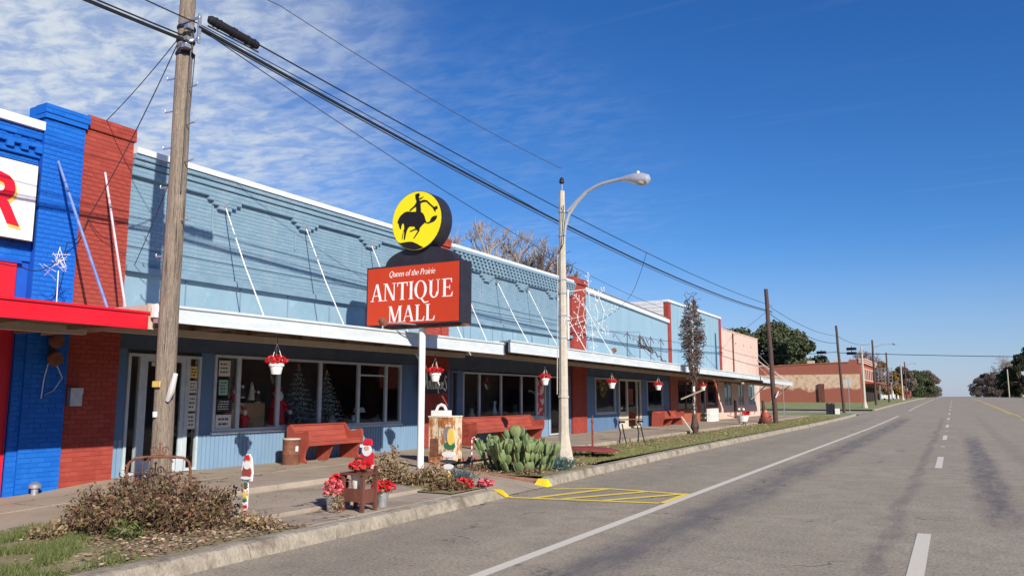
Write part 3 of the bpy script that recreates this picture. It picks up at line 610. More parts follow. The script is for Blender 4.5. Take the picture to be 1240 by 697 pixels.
mb = bricks(MB(), FX+.09, 7.63, 8.545, .22, 3.2); bricks(mb, FX+.09, 7.63, 8.545, zz, 6.15); bricks(mb, FX+.13, 7.665, 8.57, 6.15, 6.38, .25); mb.box(FX-.3, FX+.10, 7.67, 8.56, 6.15, 6.372)
mb.build('brickwork', 'rbrick', A, kind='stuff')
MB().box(FX-.05, FX+.05, 4.0, 6.74, 2.95, 3.70).build('fascia_panel', 'redpan', A)
MB().box(FX-.05, FX+.07, 4.0, 6.80, 3.70, 3.76).build('panel_trim', 'bblueb', A)
wallpart(A, 4.0, 6.80, .02, 2.9, 'redpan', FX+.02); wallpart(A, 6.80, 6.95, .1, 2.95, 'bblueb', FX+.06)
bricks(MB(), FX+.10, 6.80, 6.95, .14, 2.9).build('brickwork', 'bblue', A, kind='stuff')
wallpart(A, -2, 4.0, .0, 6.0, 'bblueb', FX, .3); MB().box(FX-9, FX-.3, -2, 8.5, 5.0, 5.15).build('roof', 'roofm', A)
mb = MB(); mb.box(FX-9, FX-8.8, -2, 8.5, 0, 5); mb.box(FX-8.8, FX-.31, -2, -1.8, 0, 5); mb.box(FX-8.8, FX-.31, 8.38, 8.52, 0, 5); mb.build('rear_wall', 'bblueb', A)
# red awning
R = thing('awning', (-11, 5, 2.7), 'bright red metal-edged flat awning over the blue and red shop', 'awning')
MB().box(-9.76, -9.70, -2, 7.02, 2.575, 2.79).build('fascia', 'redfas', R); MB().box(-9.80, -9.675, -2, 7.03, 2.79, 2.82).build('fascia_cap', 'redfas', R)
MB().box(-12.45, -9.77, -2, 7.136, 2.70, 2.78).build('deck', 'redfas', R)
for i in range(9): MB().box(-12.45+.295*i, -12.45+.295*i+.285, -2, 6.99, 2.665, 2.695).build('soffit_board', 'soffit', R)
MB().box(-11.2, -11.05, -2, 7.0, 2.55, 2.66).build('beam', 'tanbeam', R)
for i in range(8): MB().box(-12.4, -9.78, -1+1.1*i, -.93+1.1*i, 2.60, 2.663).build('joist', 'soffit', R)
MB().tube([(-12.45,7.19,5.43),(-10.8,7.19,2.80)], .022, 6).build('support_rod', mat('blue_rod', (.09,.17,.45), (.2,.28,.5), 6, .5), R)
MB().tube([(-12.48,8.02,5.46),(-11.6,8.02,2.85)], .020, 6).build('support_rod', mat('pink_rod', (.52,.33,.38), (.62,.5,.52), 6, .5), R)
# big sign with letter R
S = thing('shop_sign', (FX+.15, 5.9, 4.7), 'white sign board with a big crimson letter on the blue brick wall', 'sign')
MB().box(FX+.03, FX+.20, 4.2, 6.87, 4.03, 5.27).build('sign_box', 'black', S); MB().box(FX+.20, FX+.206, 4.22, 6.85, 4.05, 5.25).build('sign_face', 'signwht', S)
def letterR(off, m, dx):
    t = text_mb('R', 1.02, .0, .028); mtx = Matrix.Translation((FX+.206+dx, 6.33+off[0], 4.30+off[1])) @ Matrix(((0,0,1,0),(1,0,0,0),(0,1,0,0),(0,0,0,1))) @ Matrix.Rotation(math.radians(-6), 4, 'Z')
    t.xf(mtx).build('letter', m, S)
letterR((.035, -.05), 'letyel', .005); letterR((0, 0), 'letred', .016)
# wall fittings on the shop
for z in (2.52, 2.24):
    pass
t = thing('wall_lamp', (FX+.2, 7.33, 2.4), 'two round lamps mounted on the blue pilaster under the red awning', 'wall lamp')
for z in (2.52, 2.24): MB().lathe((FX+.2, 7.33, z), [(.02,0),(.11,.02),(.12,.07),(.10,.12)], 14, Matrix.Rotation(PI/2, 3, 'Y')).build('lamp_head', 'rust', t, True)
MB().box(FX+.13, FX+.18, 7.29, 7.37, 2.2, 2.6).build('back_plate', 'black', t)
MB().tube([(FX+.18,7.28,2.2),(FX+.16,7.24,1.95),(FX+.15,7.22,1.62)], .010, 5).tube([(FX+.18,7.38,2.2),(FX+.2,7.5,1.95),(FX+.17,7.40,1.75),(FX+.16,7.27,1.68)], .010, 5).build('cable', 'galv', t)
t = thing('meter_box', (FX+.15, 7.74, 1.65), 'small grey electrical box on the dark red brick wall', 'electrical box')
MB().box(FX+.10, FX+.2, 7.66, 7.86, 1.50, 1.70).box(FX+.10, FX+.21, 7.655, 7.865, 1.70, 1.79).build('case', 'galv', t); MB().box(FX+.2, FX+.206, 7.70, 7.82, 1.55, 1.62).build('cover_plate', 'frame', t)
t = MB().lathe((FX+.3, 7.15, .17), [(.05,0),(.05,.1),(.09,.11),(.09,.16),(.03,.2)], 10); tag(t.build('standpipe', 'galv', smooth=True, org=(FX+.3,7.15,.17)), 'small grey pipe fitting at the foot of the blue pilaster', 'pipe')

# ---------- antique mall (long blue building), three bays
def panel_parapet(b, y0, y1, anchors, dent=False, end_ledge=None):
    """blue brick parapet with stepped recessed panels"""
    MB().box(FX-.36, FX-.03, y0, y1, 2.9, 6.0).build('wall', 'parback', b)
    mb = MB(); P = .085; top = 5.57 if not dent else 5.44
    bricks(mb, FX-.005, y0, y1, 4.30, top, d=.05); bricks(mb, FX+.0, y0, y1, 3.95, 4.275, d=.05)
    bricks(mb, FX+P, y0, y1, top, 5.74, d=.15, H=(5.74-top)/max(1, round((5.74-top)/.076)))
    if not dent: bricks(mb, FX+P+.035, y0, y1, 5.755, 5.85, d=.16, H=.0475*2); bricks(mb, FX+P+.07, y0, y1, 5.865, 5.95, d=.2, H=.085)
    else:
        for r, (z, q) in enumerate(((5.48,.02),(5.575,.05),(5.67,.08),(5.765,.11))):
            y = y0 + (.11 if r % 2 else 0)
            while y < y1: mb.brick(FX+P+q+.055, .16, y, min(y+.12, y1), z+.01, z+.085); y += .23
            mb.box(FX-.03, FX+P+q, y0, y1, z, z+.09)
        mb.box(FX-.03, FX+P+.19, y0, y1, 5.86, 5.95)
    for a in anchors:
        zt = top
        for k, (hw, h) in enumerate(((.40, .075), (.28, .075), (.16, .075))):
            for c in (-1, 1):
                pass
            bricks(mb, FX+P, max(y0, a-hw), min(y1, a+hw), zt-h, zt-.003, d=.15, H=h); zt -= h
        if a-.24 > y0: mb.box(FX-.04, FX+.022, a-.27, a-.24, 4.88, zt+.08); 
    mb.build('brickwork', 'parapet', b, kind='stuff')
    MB().box(FX-.38, FX+.19, y0, y1, 5.955, 6.06).build('coping', 'cap', b)
    MB().box(FX-.1, FX+.11, y0, y1, 3.84, 3.945).build('ledge', 'parback', b)
    y = y0
    while y < y1-.05: e = min(y+1.32, y1); MB().box(FX-.09, FX-.02, y+.006, e-.006, 2.95, 3.838).build('transom_panel', 'transom', b); MB().box(FX-.09, FX+.0, e-.012, e+.012, 2.95, 3.837).build('panel_batten', 'parback', b) if e < y1-.05 else None; y = e
B1 = thing('antique_shop', (FX, 8.55, .28), 'long light blue brick shop with stepped parapet panels behind the antique mall sign', 'shop building')
ANC = [8.36+2.28*i for i in range(5)]
ANC1 = [10.64, 12.9, 15.2]
panel_parapet(B1, 8.56, 17.42, ANC1)
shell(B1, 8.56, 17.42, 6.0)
wallpart(B1, 8.56, 17.45, 2.48, 2.95, 'lintel_shade'); wallpart(B1, 8.56, 8.76, .2, 2.48, 'store', name='wall'); wallpart(B1, 10.32, 10.62, .2, 2.48, 'store')
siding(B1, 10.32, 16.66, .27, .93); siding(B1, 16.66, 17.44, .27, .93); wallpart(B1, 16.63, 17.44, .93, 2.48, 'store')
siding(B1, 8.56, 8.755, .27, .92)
# entrance door with side lights
d = frame_mb(MB(), FX+.03, 8.77, 10.31, .29, 2.41, .05).build('door', 'frame', B1)
for y in (9.04, 10.02): MB().box(FX-.05, FX+.025, y-.04, y+.04, .34, 2.36).build('jamb', 'frame', d)
dl = MB(); dl.box(FX-.035, FX+.005, 9.08, 9.17, .34, 2.36); dl.box(FX-.035, FX+.005, 9.89, 9.98, .34, 2.36); dl.box(FX-.035, FX+.005, 9.17, 9.89, .34, .52); dl.box(FX-.035, FX+.005, 9.17, 9.89, 2.28, 2.36); dl.build('door_leaf', 'frame', d)
for a, b_ in ((8.82, 9.0), (9.17, 9.89), (10.06, 10.26)): MB().box(FX-.02, FX-.012, a, b_, .34, 2.36).build('pane', 'glass', d)
MB().tube([(FX+.005,9.86,1.2),(FX+.06,9.86,1.22),(FX+.06,9.86,1.5),(FX+.005,9.86,1.52)], .012, 6).build('handle', 'galv', d)
for z0, z1, m in ((2.0, 2.22, 'sticker'), (1.72, 1.95, 'paper'), (1.38, 1.68, 'paper'), (1.05, 1.34, 'paper')): notice(d, FX-.008, 10.07, 10.25, z0, z1, m, 3)
notice(d, FX-.008, 9.25, 9.55, 2.2, 2.27, 'paper', 1)
# long shop window
w1 = window(B1, 10.63, 16.62, .97, 2.47, [11.24, 12.32, 13.60, 14.93, 15.99], transoms=[(14.98, 15.94, 2.17)])
notice(w1, FX+.003, 10.74, 11.02, 2.05, 2.36, 'paper', 3); notice(w1, FX+.003, 10.76, 10.98, 1.68, 1.98, 'green', 4); notice(w1, FX+.003, 10.72, 11.1, 1.02, 1.30, 'paper', 2, big=True)
notice(w1, FX+.003, 10.72, 11.1, 1.36, 1.60, 'black', 4, 'paper')
# display shelf and things standing in the window
MB().box(FX-1.5, FX-.16, 10.4, 16.9, .88, .96).build('display_shelf', 'paper', B1)
MB().box(FX-2.9, FX-2.85, 10.4, 16.9, .3, 2.9).build('partition', 'intwall', B1)
def xtree(x, y, z, h, label):
    r = thing('christmas_tree', (x, y, z), label, 'christmas tree'); Ps = []
    for i in range(11):
        t = i/10; rr = (h*.36)*(1-t)+.03; k = int(16*(1-t)+4)
        for j in range(k):
            a = 2*PI*j/k + i; tip = np.array([x+rr*math.cos(a), y+rr*math.sin(a), z+.15*h+t*.84*h-.03*h]); c = np.array([x, y, z+.18*h+t*.82*h])
            for s in np.linspace(.2, 1, 12): Ps.append(c + (tip-c)*s + rng.normal(size=3)*.018)
    V, F = leaves(np.array(Ps), .045, .5); npmesh('branches', V, F, 'xmas', r); MB().tube([(x,y,z),(x,y,z+h)], [.03,.005], 6).build('trunk', 'darkb', r)
    MB().lathe((x,y,z+h), [(.005,0),(.03,.03),(.005,.09)], 5).build('tree_topper', 'gold', r)
xtree(FX-.52, 13.45, .96, 1.35, 'frosted silver christmas tree in the middle of the shop window'); xtree(FX-.48, 14.35, .96, 1.25, 'bushy silvery christmas tree in the window right of the mullion')
def santa(x, y, z, h, label, coat='sred', cat='figurine', name='santa_figure'):
    r = thing(name, (x, y, z), label, cat); s = h
    MB().lathe((x,y,z), [(.16*s,0),(.20*s,.08*s),(.17*s,.3*s),(.13*s,.52*s),(.09*s,.68*s)], 12).build('coat', coat, r, True)
    MB().lathe((x,y,z+.0*s), [(.17*s,-.001),(.215*s,.03*s),(.21*s,.09*s),(.16*s,.095*s)], 12).build('fur_trim', 'white', r, True)
    MB().sphere((x,y,z+.76*s), .10*s).build('head', 'skin', r, True); MB().sphere((x+.05*s,y,z+.70*s), .10*s, sq=(1,1,1.25)).build('beard', 'white', r, True)
    MB().lathe((x,y,z+.80*s), [(.11*s,0),(.09*s,.08*s),(.03*s,.2*s)], 10).build('hat', coat, r, True)
    for c in (-1, 1): MB().tube([(x,y+c*.11*s,z+.62*s),(x+.08*s,y+c*.19*s,z+.48*s),(x+.16*s,y+c*.13*s,z+.42*s)], [.05*s,.045*s,.035*s], 7).build('arm', coat, r, True)
santa(FX-.32, 12.62, .96, 1.0, 'tall santa figure in a long red coat behind the second mullion'); santa(FX-.20, 11.60, .96, .52, 'small sitting santa doll in the second window bay', 'sred')
santa(FX-.35, 13.02, .96, .5, 'little doll in a red skirt beside the tall santa figure', 'brownwood', 'doll', 'doll')
for i, (y, z, m, h) in enumerate(((11.5,1.5,'sred',.36),(11.72,1.62,'brownwood',.34),(11.98,1.58,'cream',.38),(12.16,1.52,'brownwood',.32))):
    santa(FX-.42, y, z, h, ['doll in red on the brown chest, first from the left in the window','doll in brown on the chest, second from the left','pale cream doll on the chest, third from the left','dark doll on the chest, right end of the row'][i], m, 'doll', 'doll')
MB_ = MB().box(FX-.65, FX-.30, 11.36, 12.26, .97, 1.52); tag(MB_.build('chest', mat('tan_wicker', (.34,.20,.10), (.48,.30,.16), 20, .8), org=(FX-1,11.8,.97)), 'brown wicker chest under the row of dolls in the window', 'chest')
litter('snow_blanket', 900, FX-1.3, FX-.16, 10.7, 16.5, .965, .05, 'paper', 1., None, 'white crumpled snow blanket along the window display', .02)
t = thing('table_lamp', (FX-.6, 15.7, .96), 'small pale lamp glowing white in the right window bay', 'lamp')
MB().lathe((FX-.6,15.7,.96), [(.08,0),(.03,.04),(.02,.3)], 10).build('lamp_base', 'galv', t, True); MB().lathe((FX-.6,15.7,1.26), [(.17,0),(.12,.12)], 14).build('lamp_shade', 'white', t, True)
for y, zc, mm in ((15.35,1.05,'galv'),(14.6,1.05,'cream'),(16.3,1.1,'teal'),(15.1,1.1,'brownwood')):
    tag(MB().lathe((FX-.5,y,.96), [(.07,0),(.1,.08),(.05,.2),(.06,.24)], 10).build('vase', mm, smooth=True, org=(FX-.5,y,.96)), {15.35:'metal vase left of the small window lamp',14.6:'cream vase beside the silvery tree in the window',16.3:'teal vase in the last narrow window bay',15.1:'dark brown vase just right of the third mullion'}[y], 'vase')
# red brick pilaster beside the pole sign
P2 = MB().box(FX-.36, FX+.055, 17.425, 18.70, .0, 5.93).build('pilaster', 'rbrickb', B1)
mb = bricks(MB(), FX+.10, 17.43, 18.70, .29, 5.93); bricks(mb, FX+.15, 17.38, 18.75, 5.93, 6.16, .3); mb.box(FX-.36, FX+.11, 17.40, 18.72, 5.93, 6.155); mb.build('brickwork', 'rbrick', B1, kind='stuff')

B2 = thing('antique_shop', (FX, 18.7, .28), 'light blue brick shop with dentilled cornice between the two red brick piers', 'shop building')
panel_parapet(B2, 18.71, 27.14, [20.9, 23.2, 25.5], dent=True)
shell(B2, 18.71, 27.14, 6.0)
wallpart(B2, 18.71, 27.14, 2.42, 2.95, 'lintel_shade'); wallpart(B2, 19.34, 19.58, .2, 2.42, 'store', FX+.01); siding(B2, 19.58, 25.2, .27, .92); wallpart(B2, 18.71, 18.96, .2, 2.42, 'store')
wn = window(B2, 18.97, 19.33, .9, 2.4, [], m='store'); MB().box(FX-.15, FX-.1, 18.98, 19.32, .9, 2.4).build('curtain', mat('orange_curtain', (.30,.08,.03), (.45,.16,.04), 3, .8), wn); siding(B2, 18.96, 19.34, .27, .88)
w2 = window(B2, 19.6, 25.0, .95, 2.38, [20.54, 21.86, 23.22, 24.32])
poster = MB().box(FX-.006, FX-.002, 24.42, 24.9, 1.02, 2.25).build('poster', mat('red_white_poster', (.55,.04,.05), (.75,.6,.58), 3.5, .6, mix=(.5,.53)), w2)
MB().box(FX-1.6, FX-.16, 19.7, 25.1, .86, .93).build('display_shelf', 'dark', B2)
MB().box(FX-3.1, FX-3.05, 19.0, 26.9, .3, 2.9).build('partition', 'intwall', B2)
d = frame_mb(MB(), FX+.02, 25.3, 26.35, .3, 2.38, .05).build('door', 'frame', B2); MB().box(FX-.02, FX-.01, 25.35, 26.3, .35, 2.33).build('pane', 'glass', d); MB().box(FX-.03, FX+.005, 25.35, 25.45, .35, 2.33).build('door_stile', 'store', d)
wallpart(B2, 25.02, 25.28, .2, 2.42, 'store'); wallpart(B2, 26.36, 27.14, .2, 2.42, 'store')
def shelf_items(y0, y1, z, n, seedl):
    for i in range(n):
        y = y0 + (y1-y0)*(i+.5)/n; h = rng.uniform(.25,.6); m = ['cream','brownwood','galv','rust','teal','paper'][i % 6]
        where = ['leftmost','second','third','fourth','fifth','sixth'][i]
        tag(MB().lathe((FX-.6-.2*(i%2),y,z), [(.07,0),(.12,h*.3),(.06,h*.7),(.08,h)], 10).build('ornament', m, smooth=True, org=(FX-.6,y,z)), f'{where} dim ornament from the left in the {seedl}', 'ornament')
shelf_items(20.7, 24.2, .93, 5, 'window behind the big red pew')
MB().box(FX-.36, FX+.045, 27.145, 28.45, .0, 6.0).build('pilaster', 'rbrickb', B2)
mb = bricks(MB(), FX+.09, 27.15, 28.45, .29, 6.0); bricks(mb, FX+.15, 27.08, 28.52, 6.0, 6.22, .3); mb.box(FX-.36, FX+.11, 27.1, 28.5, 6.0, 6.215); mb.build('brickwork', 'rbrick', B2, kind='stuff')

B3 = thing('plain_shop', (FX, 28.5, .28), 'light blue flat-fronted shop with white metal coping and pale glazed door', 'shop building')
MB().prism([(28.46,2.9),(39.0,2.9),(39.0,5.52),(28.46,5.92)], 'x', FX-.36, FX-.005).build('wall', 'tall', B3)
mb = MB(); mb.add([(x, y, z) for y, zt in ((28.46,5.80),(39.0,5.40)) for x, z in ((FX-.4,zt),(FX+.12,zt),(FX+.12,zt+.16),(FX-.4,zt+.16))], [(0,1,2,3),(4,5,6,7),(0,1,5,4),(1,2,6,5),(2,3,7,6),(3,0,4,7)]); mb.build('coping', 'cap', B3)
mb = MB(); mb.add([(x, y, z) for y, zt in ((28.46,5.965),(39.0,5.565)) for x, z in ((FX-.5,zt),(FX-.02,zt),(FX-.02,zt+.13),(FX-.5,zt+.13))], [(0,1,2,3),(4,5,6,7),(0,1,5,4),(1,2,6,5),(2,3,7,6),(3,0,4,7)]); mb.build('roof_edge', 'roofm', B3)
for z in (3.9,): MB().box(FX-.01, FX+.03, 28.47, 38.98, z, z+.05).build('ledge', 'parback', B3)
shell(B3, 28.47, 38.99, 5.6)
wallpart(B3, 28.46, 39, 2.44, 2.92, 'lintel_shade'); wallpart(B3, 28.46, 29.42, .2, 2.44, 'store'); wallpart(B3, 31.6, 32.0, .2, 2.44, 'store'); wallpart(B3, 34.75, 35.6, .2, 2.44, 'store'); wallpart(B3, 37.9, 39, .2, 2.44, 'store')
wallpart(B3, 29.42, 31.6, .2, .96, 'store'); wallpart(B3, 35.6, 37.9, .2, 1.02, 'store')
w = window(B3, 29.44, 31.58, .98, 2.42, []); 
w = window(B3, 35.62, 37.88, 1.04, 2.40, [])
MB().box(FX-.10, FX-.09, 29.5, 31.5, 1.02, 2.36).build('window_screen', 'dark', B3); 
M['creamf'] = mat('cream_door_frame', (.52,.47,.36), (.6,.55,.44), 4, .6)
d = frame_mb(MB(), FX+.03, 32.02, 34.73, .26, 2.42, .09).build('door', 'creamf', B3)
MB().box(FX-.04, FX+.0, 32.11, 33.0, .35, 1.0).build('door_panel', 'creamf', d); MB().box(FX-.05, FX+.02, 32.95, 33.1, .35, 2.33).build('jamb', 'creamf', d); MB().box(FX-.05, FX+.02, 34.2, 34.3, .35, 2.33).build('jamb', 'creamf', d)
for a, b_, z in ((32.11, 32.95, 1.0), (33.1, 34.2, .35), (34.3, 34.64, .35)): MB().box(FX-.03, FX-.02, a, b_, z, 2.33).build('pane', 'glass', d)
MB().box(FX-.06, FX-.05, 33.3, 33.9, 1.3, 2.0).build('paper_notice', 'pew', d)

B4 = thing('tall_shop', (FX, 39, .28), 'taller pale blue metal-fronted shop with red corner strips over a brown shopfront', 'shop building')
mb = MB(); y = 39.45
while y < 49.1: mb.box(FX-.05, FX+.0, y+.01, y+.59, 2.9, 6.48); mb.box(FX-.02, FX+.03, y-.02, y+.02, 2.9, 6.48); y += .6
mb.build('metal_cladding', 'tall', B4, kind='stuff')
for y in (39.0, 49.15): MB().box(FX-.2, FX+.05, y, y+.45, 2.9, 6.5).build('corner_strip', 'rbrickb', B4)
MB().box(FX-.25, FX+.08, 38.98, 49.62, 6.50, 6.62).build('coping', 'cap', B4)
mb = MB()
for i in range(9): mb.box(FX-9, FX-.2, 38.99, 39.02, 4.9+.19*i, 4.9+.19*i+.175); 
mb.build('side_siding', 'siding', B4, kind='stuff'); MB().prism([(FX-9,3),(FX-.1,3),(FX-.1,6.45),(FX-9,6.45)], 'y', 39.03, 39.15).build('side_wall', 'siding', B4); MB().box(FX-9, FX-.1, 39.0, 49.6, 6.45, 6.52).build('roof', 'roofm', B4)
MB().box(FX-9, FX-8.9, 39.1, 49.6, .2, 6.45).build('rear_wall', 'siding', B4)
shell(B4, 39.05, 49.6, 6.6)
bk = bricks(MB(), FX+.05, 39.0, 40.3, .27, 2.9, H=.11, L=.3); bricks(bk, FX+.05, 40.3, 43.3, .27, .95, H=.11, L=.3); bricks(bk, FX+.05, 43.3, 44.5, .27, 2.9, H=.11, L=.3); bricks(bk, FX+.05, 45.6, 48.3, .27, 1.1, H=.11, L=.3); bricks(bk, FX+.05, 45.6, 46.0, 1.1, 2.9, H=.11, L=.3); bricks(bk, FX+.05, 47.9, 48.35, 1.1, 2.9, H=.11, L=.3)
bk.build('brickwork', 'brown', B4, kind='stuff')
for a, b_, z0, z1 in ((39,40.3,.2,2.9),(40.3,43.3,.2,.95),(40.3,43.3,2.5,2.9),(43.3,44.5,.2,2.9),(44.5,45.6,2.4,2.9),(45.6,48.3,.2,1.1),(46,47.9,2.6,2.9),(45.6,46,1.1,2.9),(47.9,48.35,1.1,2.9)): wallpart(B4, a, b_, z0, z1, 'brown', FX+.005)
window(B4, 40.32, 43.28, .97, 2.48, [41.8], m='brownwood'); window(B4, 46.02, 47.88, 1.12, 2.58, [], m='brownwood')
d = frame_mb(MB(), FX+.03, 44.52, 45.58, .26, 2.38, .07).build('door', 'frame', B4); MB().box(FX-.02, FX-.01, 44.6, 45.5, .35, 2.3).build('pane', 'glass', d)
wallpart(B4, 48.35, 49.6, .2, 2.9, 'pink')

B5 = thing('pink_shop', (FX, 49.6, .28), 'pale pink rendered shop with a vertical pipe and tall grey green windows', 'shop building')
MB().box(FX-.3, FX+.02, 49.62, 60.3, 2.6, 5.88).build('wall', 'pink', B5)
MB().box(FX-.34, FX+.05, 49.62, 60.34, 5.88, 5.95).build('coping', 'pink', B5)
MB().tube([(FX+.07,52.5,2.7),(FX+.07,52.5,5.8)], .05, 6).build('downpipe', 'brownwood', B5)
MB().box(FX-9, FX-.3, 60.1, 60.3, .2, 4.9).build('side_wall', 'pink', B5)
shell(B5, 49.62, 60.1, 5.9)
wins = [(49.9, 51.9), (53.6, 55.2), (56.6, 58.8)]
edges = [49.6] + [q for w_ in wins for q in w_] + [60.3]
for i in range(0, len(edges), 2): wallpart(B5, edges[i], edges[i+1], .2, 2.6, 'pink', FX+.02)
for a, b_ in wins: wallpart(B5, a, b_, .2, 1.05, 'pink', FX+.02); w = window(B5, a, b_, 1.07, 2.58, [(a+b_)/2], m='frame'); MB().box(FX-.12, FX-.1, a+.05, b_-.05, 1.1, 2.5).build('curtain', 'greyglass', w)
MB().box(FX+.02, FX+.10, 52.3, 52.7, .28, 1.4).build('pipe_guard', 'brownwood', B5)
MB().tube([(-9.9,50.2,2.5),(-11.0,50.2,1.5)], .035, 6).build('brace', 'tanbeam', B5); MB().tube([(-9.9,57.2,2.4),(-11.2,57.2,1.3)], .035, 6).build('brace', 'tanbeam', B5)

# ---------- canopies along the row
def canopy(y0, y1, Xf, zt0, zt1, zb0, zb1, label, m='whitefas', beamx=-11.0):
    c = thing('canopy', (-11, y0, zb0), label, 'canopy')
    n = max(1, round((y1-y0)/3.05))
    for i in range(n):
        t0, t1 = i/n, (i+1)/n; Y0 = y0+(y1-y0)*t0+.004; Y1 = y0+(y1-y0)*t1-.004
        T = lambda t: zt0+(zt1-zt0)*t; Bm = lambda t: zb0+(zb1-zb0)*t
        mb = MB(); pr = lambda t: [(Xf-.05, Bm(t)), (Xf, Bm(t)), (Xf, Bm(t)+.03), (Xf-.012, Bm(t)+.045), (Xf-.012, T(t)-.05), (Xf+.02, T(t)-.035), (Xf+.02, T(t)), (Xf-.05, T(t))]
        A_, B_ = pr(t0), pr(t1); k = len(A_); mb.add([(x, Y0, z) for x, z in A_] + [(x, Y1, z) for x, z in B_], [tuple(range(k)), tuple(range(k, 2*k))] + [(q, (q+1)%k, k+(q+1)%k, k+q) for q in range(k)])
        mb.build('fascia', m, c)
        z0, z1 = T(t0)-.06, T(t1)-.06
        d_ = MB(); d_.add([(-12.5,Y0,z0),(Xf-.05,Y0,z0),(Xf-.05,Y1,z1),(-12.5,Y1,z1),(-12.5,Y0,z0+.05),(Xf-.05,Y0,z0+.04),(Xf-.05,Y1,z1+.04),(-12.5,Y1,z1+.05)], [(0,3,2,1),(4,5,6,7),(0,1,5,4),(1,2,6,5),(2,3,7,6),(3,0,4,7)]); d_.build('deck', 'cap', c)
    tot = int((Xf-.06+12.45)/.3); Ln = y1-y0
    for i in range(tot):
        x = -12.45+.3*i; zs = [zt0-.105 - rng.uniform(0,.012), zt1-.105 - rng.uniform(0,.012)]
        b = MB(); b.add([(x+q*.288, yy, z+h) for yy, z in ((y0+.02, zs[0]), (y1-.02, zs[1])) for q, h in ((0,0),(1,0),(1,.03),(0,.03))], [(0,1,2,3),(4,5,6,7),(0,1,5,4),(1,2,6,5),(2,3,7,6),(3,0,4,7)]); b.build('soffit_board', 'soffit', c)
    k = int(Ln/1.22)
    for i in range(k):
        y = y0+.4+1.22*i; t = (y-y0)/Ln; z = zt0+(zt1-zt0)*t-.12; MB().box(-12.45, Xf-.055, y, y+.05, z-.10, z-.006).build('joist', 'soffit', c)
    q = MB(); q.add([(beamx+a, yy, z+h) for yy, z in ((y0, zt0-.34), (y1, zt1-.34)) for a, h in ((0,0),(.11,0),(.11,.11),(0,.11))], [(0,1,2,3),(4,5,6,7),(0,1,5,4),(1,2,6,5),(2,3,7,6),(3,0,4,7)]); q.build('beam', 'tanbeam', c)
    return c
c1 = canopy(7.14, 17.05, -9.70, 2.95, 2.98, 2.70, 2.68, 'long white-edged flat canopy over the antique mall windows')
MB().box(-9.76, -9.715, 7.022, 7.134, 2.58, 2.94).build('sun_gap_board', 'tanbeam', c1); MB().box(-12.45, -9.762, 7.1365, 7.1435, 2.60, 2.94).build('sun_gap_board', 'tanbeam', c1)  # boards added to block sun leaking between the red awning and the canopy
c2 = canopy(17.10, 47.3, -9.60, 3.06, 2.82, 2.75, 2.57, 'longest pale blue-white canopy running from the red pier to the pink shop')
c3 = canopy(47.8, 57.4, -9.70, 2.74, 2.66, 2.47, 2.40, 'short lower white canopy at the far end with a thin post')
MB().tube([(-9.75,54.0,.2),(-9.75,54.0,2.45)], .03, 6).build('post', 'galv', c3)
def rod(c, y, zt, x1=-11.2, z1=2.95, m='white', y2=None, r=.012):
    MB().tube([(FX+.06, y, zt), ((FX+x1)/2, (y+(y2 or y))/2, (zt+z1)/2-.02), (x1, y2 or y, z1)], r, 6).build('support_rod', m, c)
    MB().box(FX+.0, FX+.1, y-.04, y+.04, zt-.05, zt+.05).build('rod_anchor', 'galv', c)
for y in ANC1: rod(c1, y, 5.45)
for y in (17.9, 19.2): rod(c2, y, 5.4, -11.4)
for y in (21.5, 23.6, 25.9, 28.3): rod(c2, y, 5.3, -11.2, 2.95)
for y in (31.5, 33.9, 41.5, 44.5): rod(c2, y, 4.3, -11.2, 2.85, 'twire', r=.01)
for y in (53.2, 55.5, 57.8): rod(c3, y, 5.2, -10.6, 2.70, 'pink', y2=y+2.4)
for y in (59.8, 60.2): rod(c3, y, 4.3, -9.9, 2.7, 'white', y2=y-3)

# ================================================================== OBJECTS
# ---------- utility pole
def pole(x, y, z0, z1, r0, r1, m, label, name='utility_pole', cat='utility pole', lean=(0,0), n=14, grp=None):
    p = thing(name, (x, y, z0), label, cat, grp); k = 9
    pts = [(x+lean[0]*i/k + .012*math.sin(i*1.7), y+lean[1]*i/k, z0-.1+(z1-z0+.1)*i/k) for i in range(k+1)]
    MB().tube(pts, [r0+(r1-r0)*i/k for i in range(k+1)], n).build('shaft', m, p, True); return p
UP = pole(-9.45, 7.16, .15, 9.2, .142, .100, 'wood', 'tall weathered wooden utility pole rising behind the rusty gate')
def step(z, side):
    y = 7.16; x = -9.45
    MB().tube([(x+side*.12, y, z), (x+side*.33, y-.02, z+.0), (x+side*.335, y-.02, z+.04)], .011, 6).build('pole_step', 'galv', UP)
for z, sd in ((6.25,-1),(6.05,1),(5.75,-1),(5.5,1),(5.2,-1),(4.95,1),(4.62,-1),(4.1,1),(3.62,-1)): step(z, sd)
for z in (6.55, 6.75, 6.95): MB().lathe((-9.45,7.16,z), [(.125,0),(.132,.01),(.132,.04),(.125,.05)], 14).build('band', 'wire', UP)
MB().box(-9.45-.05, -9.45+.10, 7.16-.165, 7.16-.15, 1.78, 1.86).build('tag', 'sticker', UP)
MB().tube([(-9.30,7.10,1.6),(-9.18,7.06,1.74),(-9.08,7.03,1.95)], [.03,.045,.03], 8).build('conduit_elbow', 'white', UP, True)
MB().tube([(-9.42,7.005,1.45),(-9.42,7.01,1.38)], .03, 6).build('clip', 'white', UP)
MB().tube([(-9.27,7.12,6.9),(-9.285,7.12,5.6),(-9.28,7.1,4.5)], .010, 5).build('ground_wire', 'twire', UP)
for k, (dx, dz) in enumerate(((.14,6.7),(.15,6.88),(.12,6.6))): MB().box(-9.45+dx, -9.45+dx+.09, 7.0, 7.1, dz, dz+.06).build('bracket', 'galv', UP)
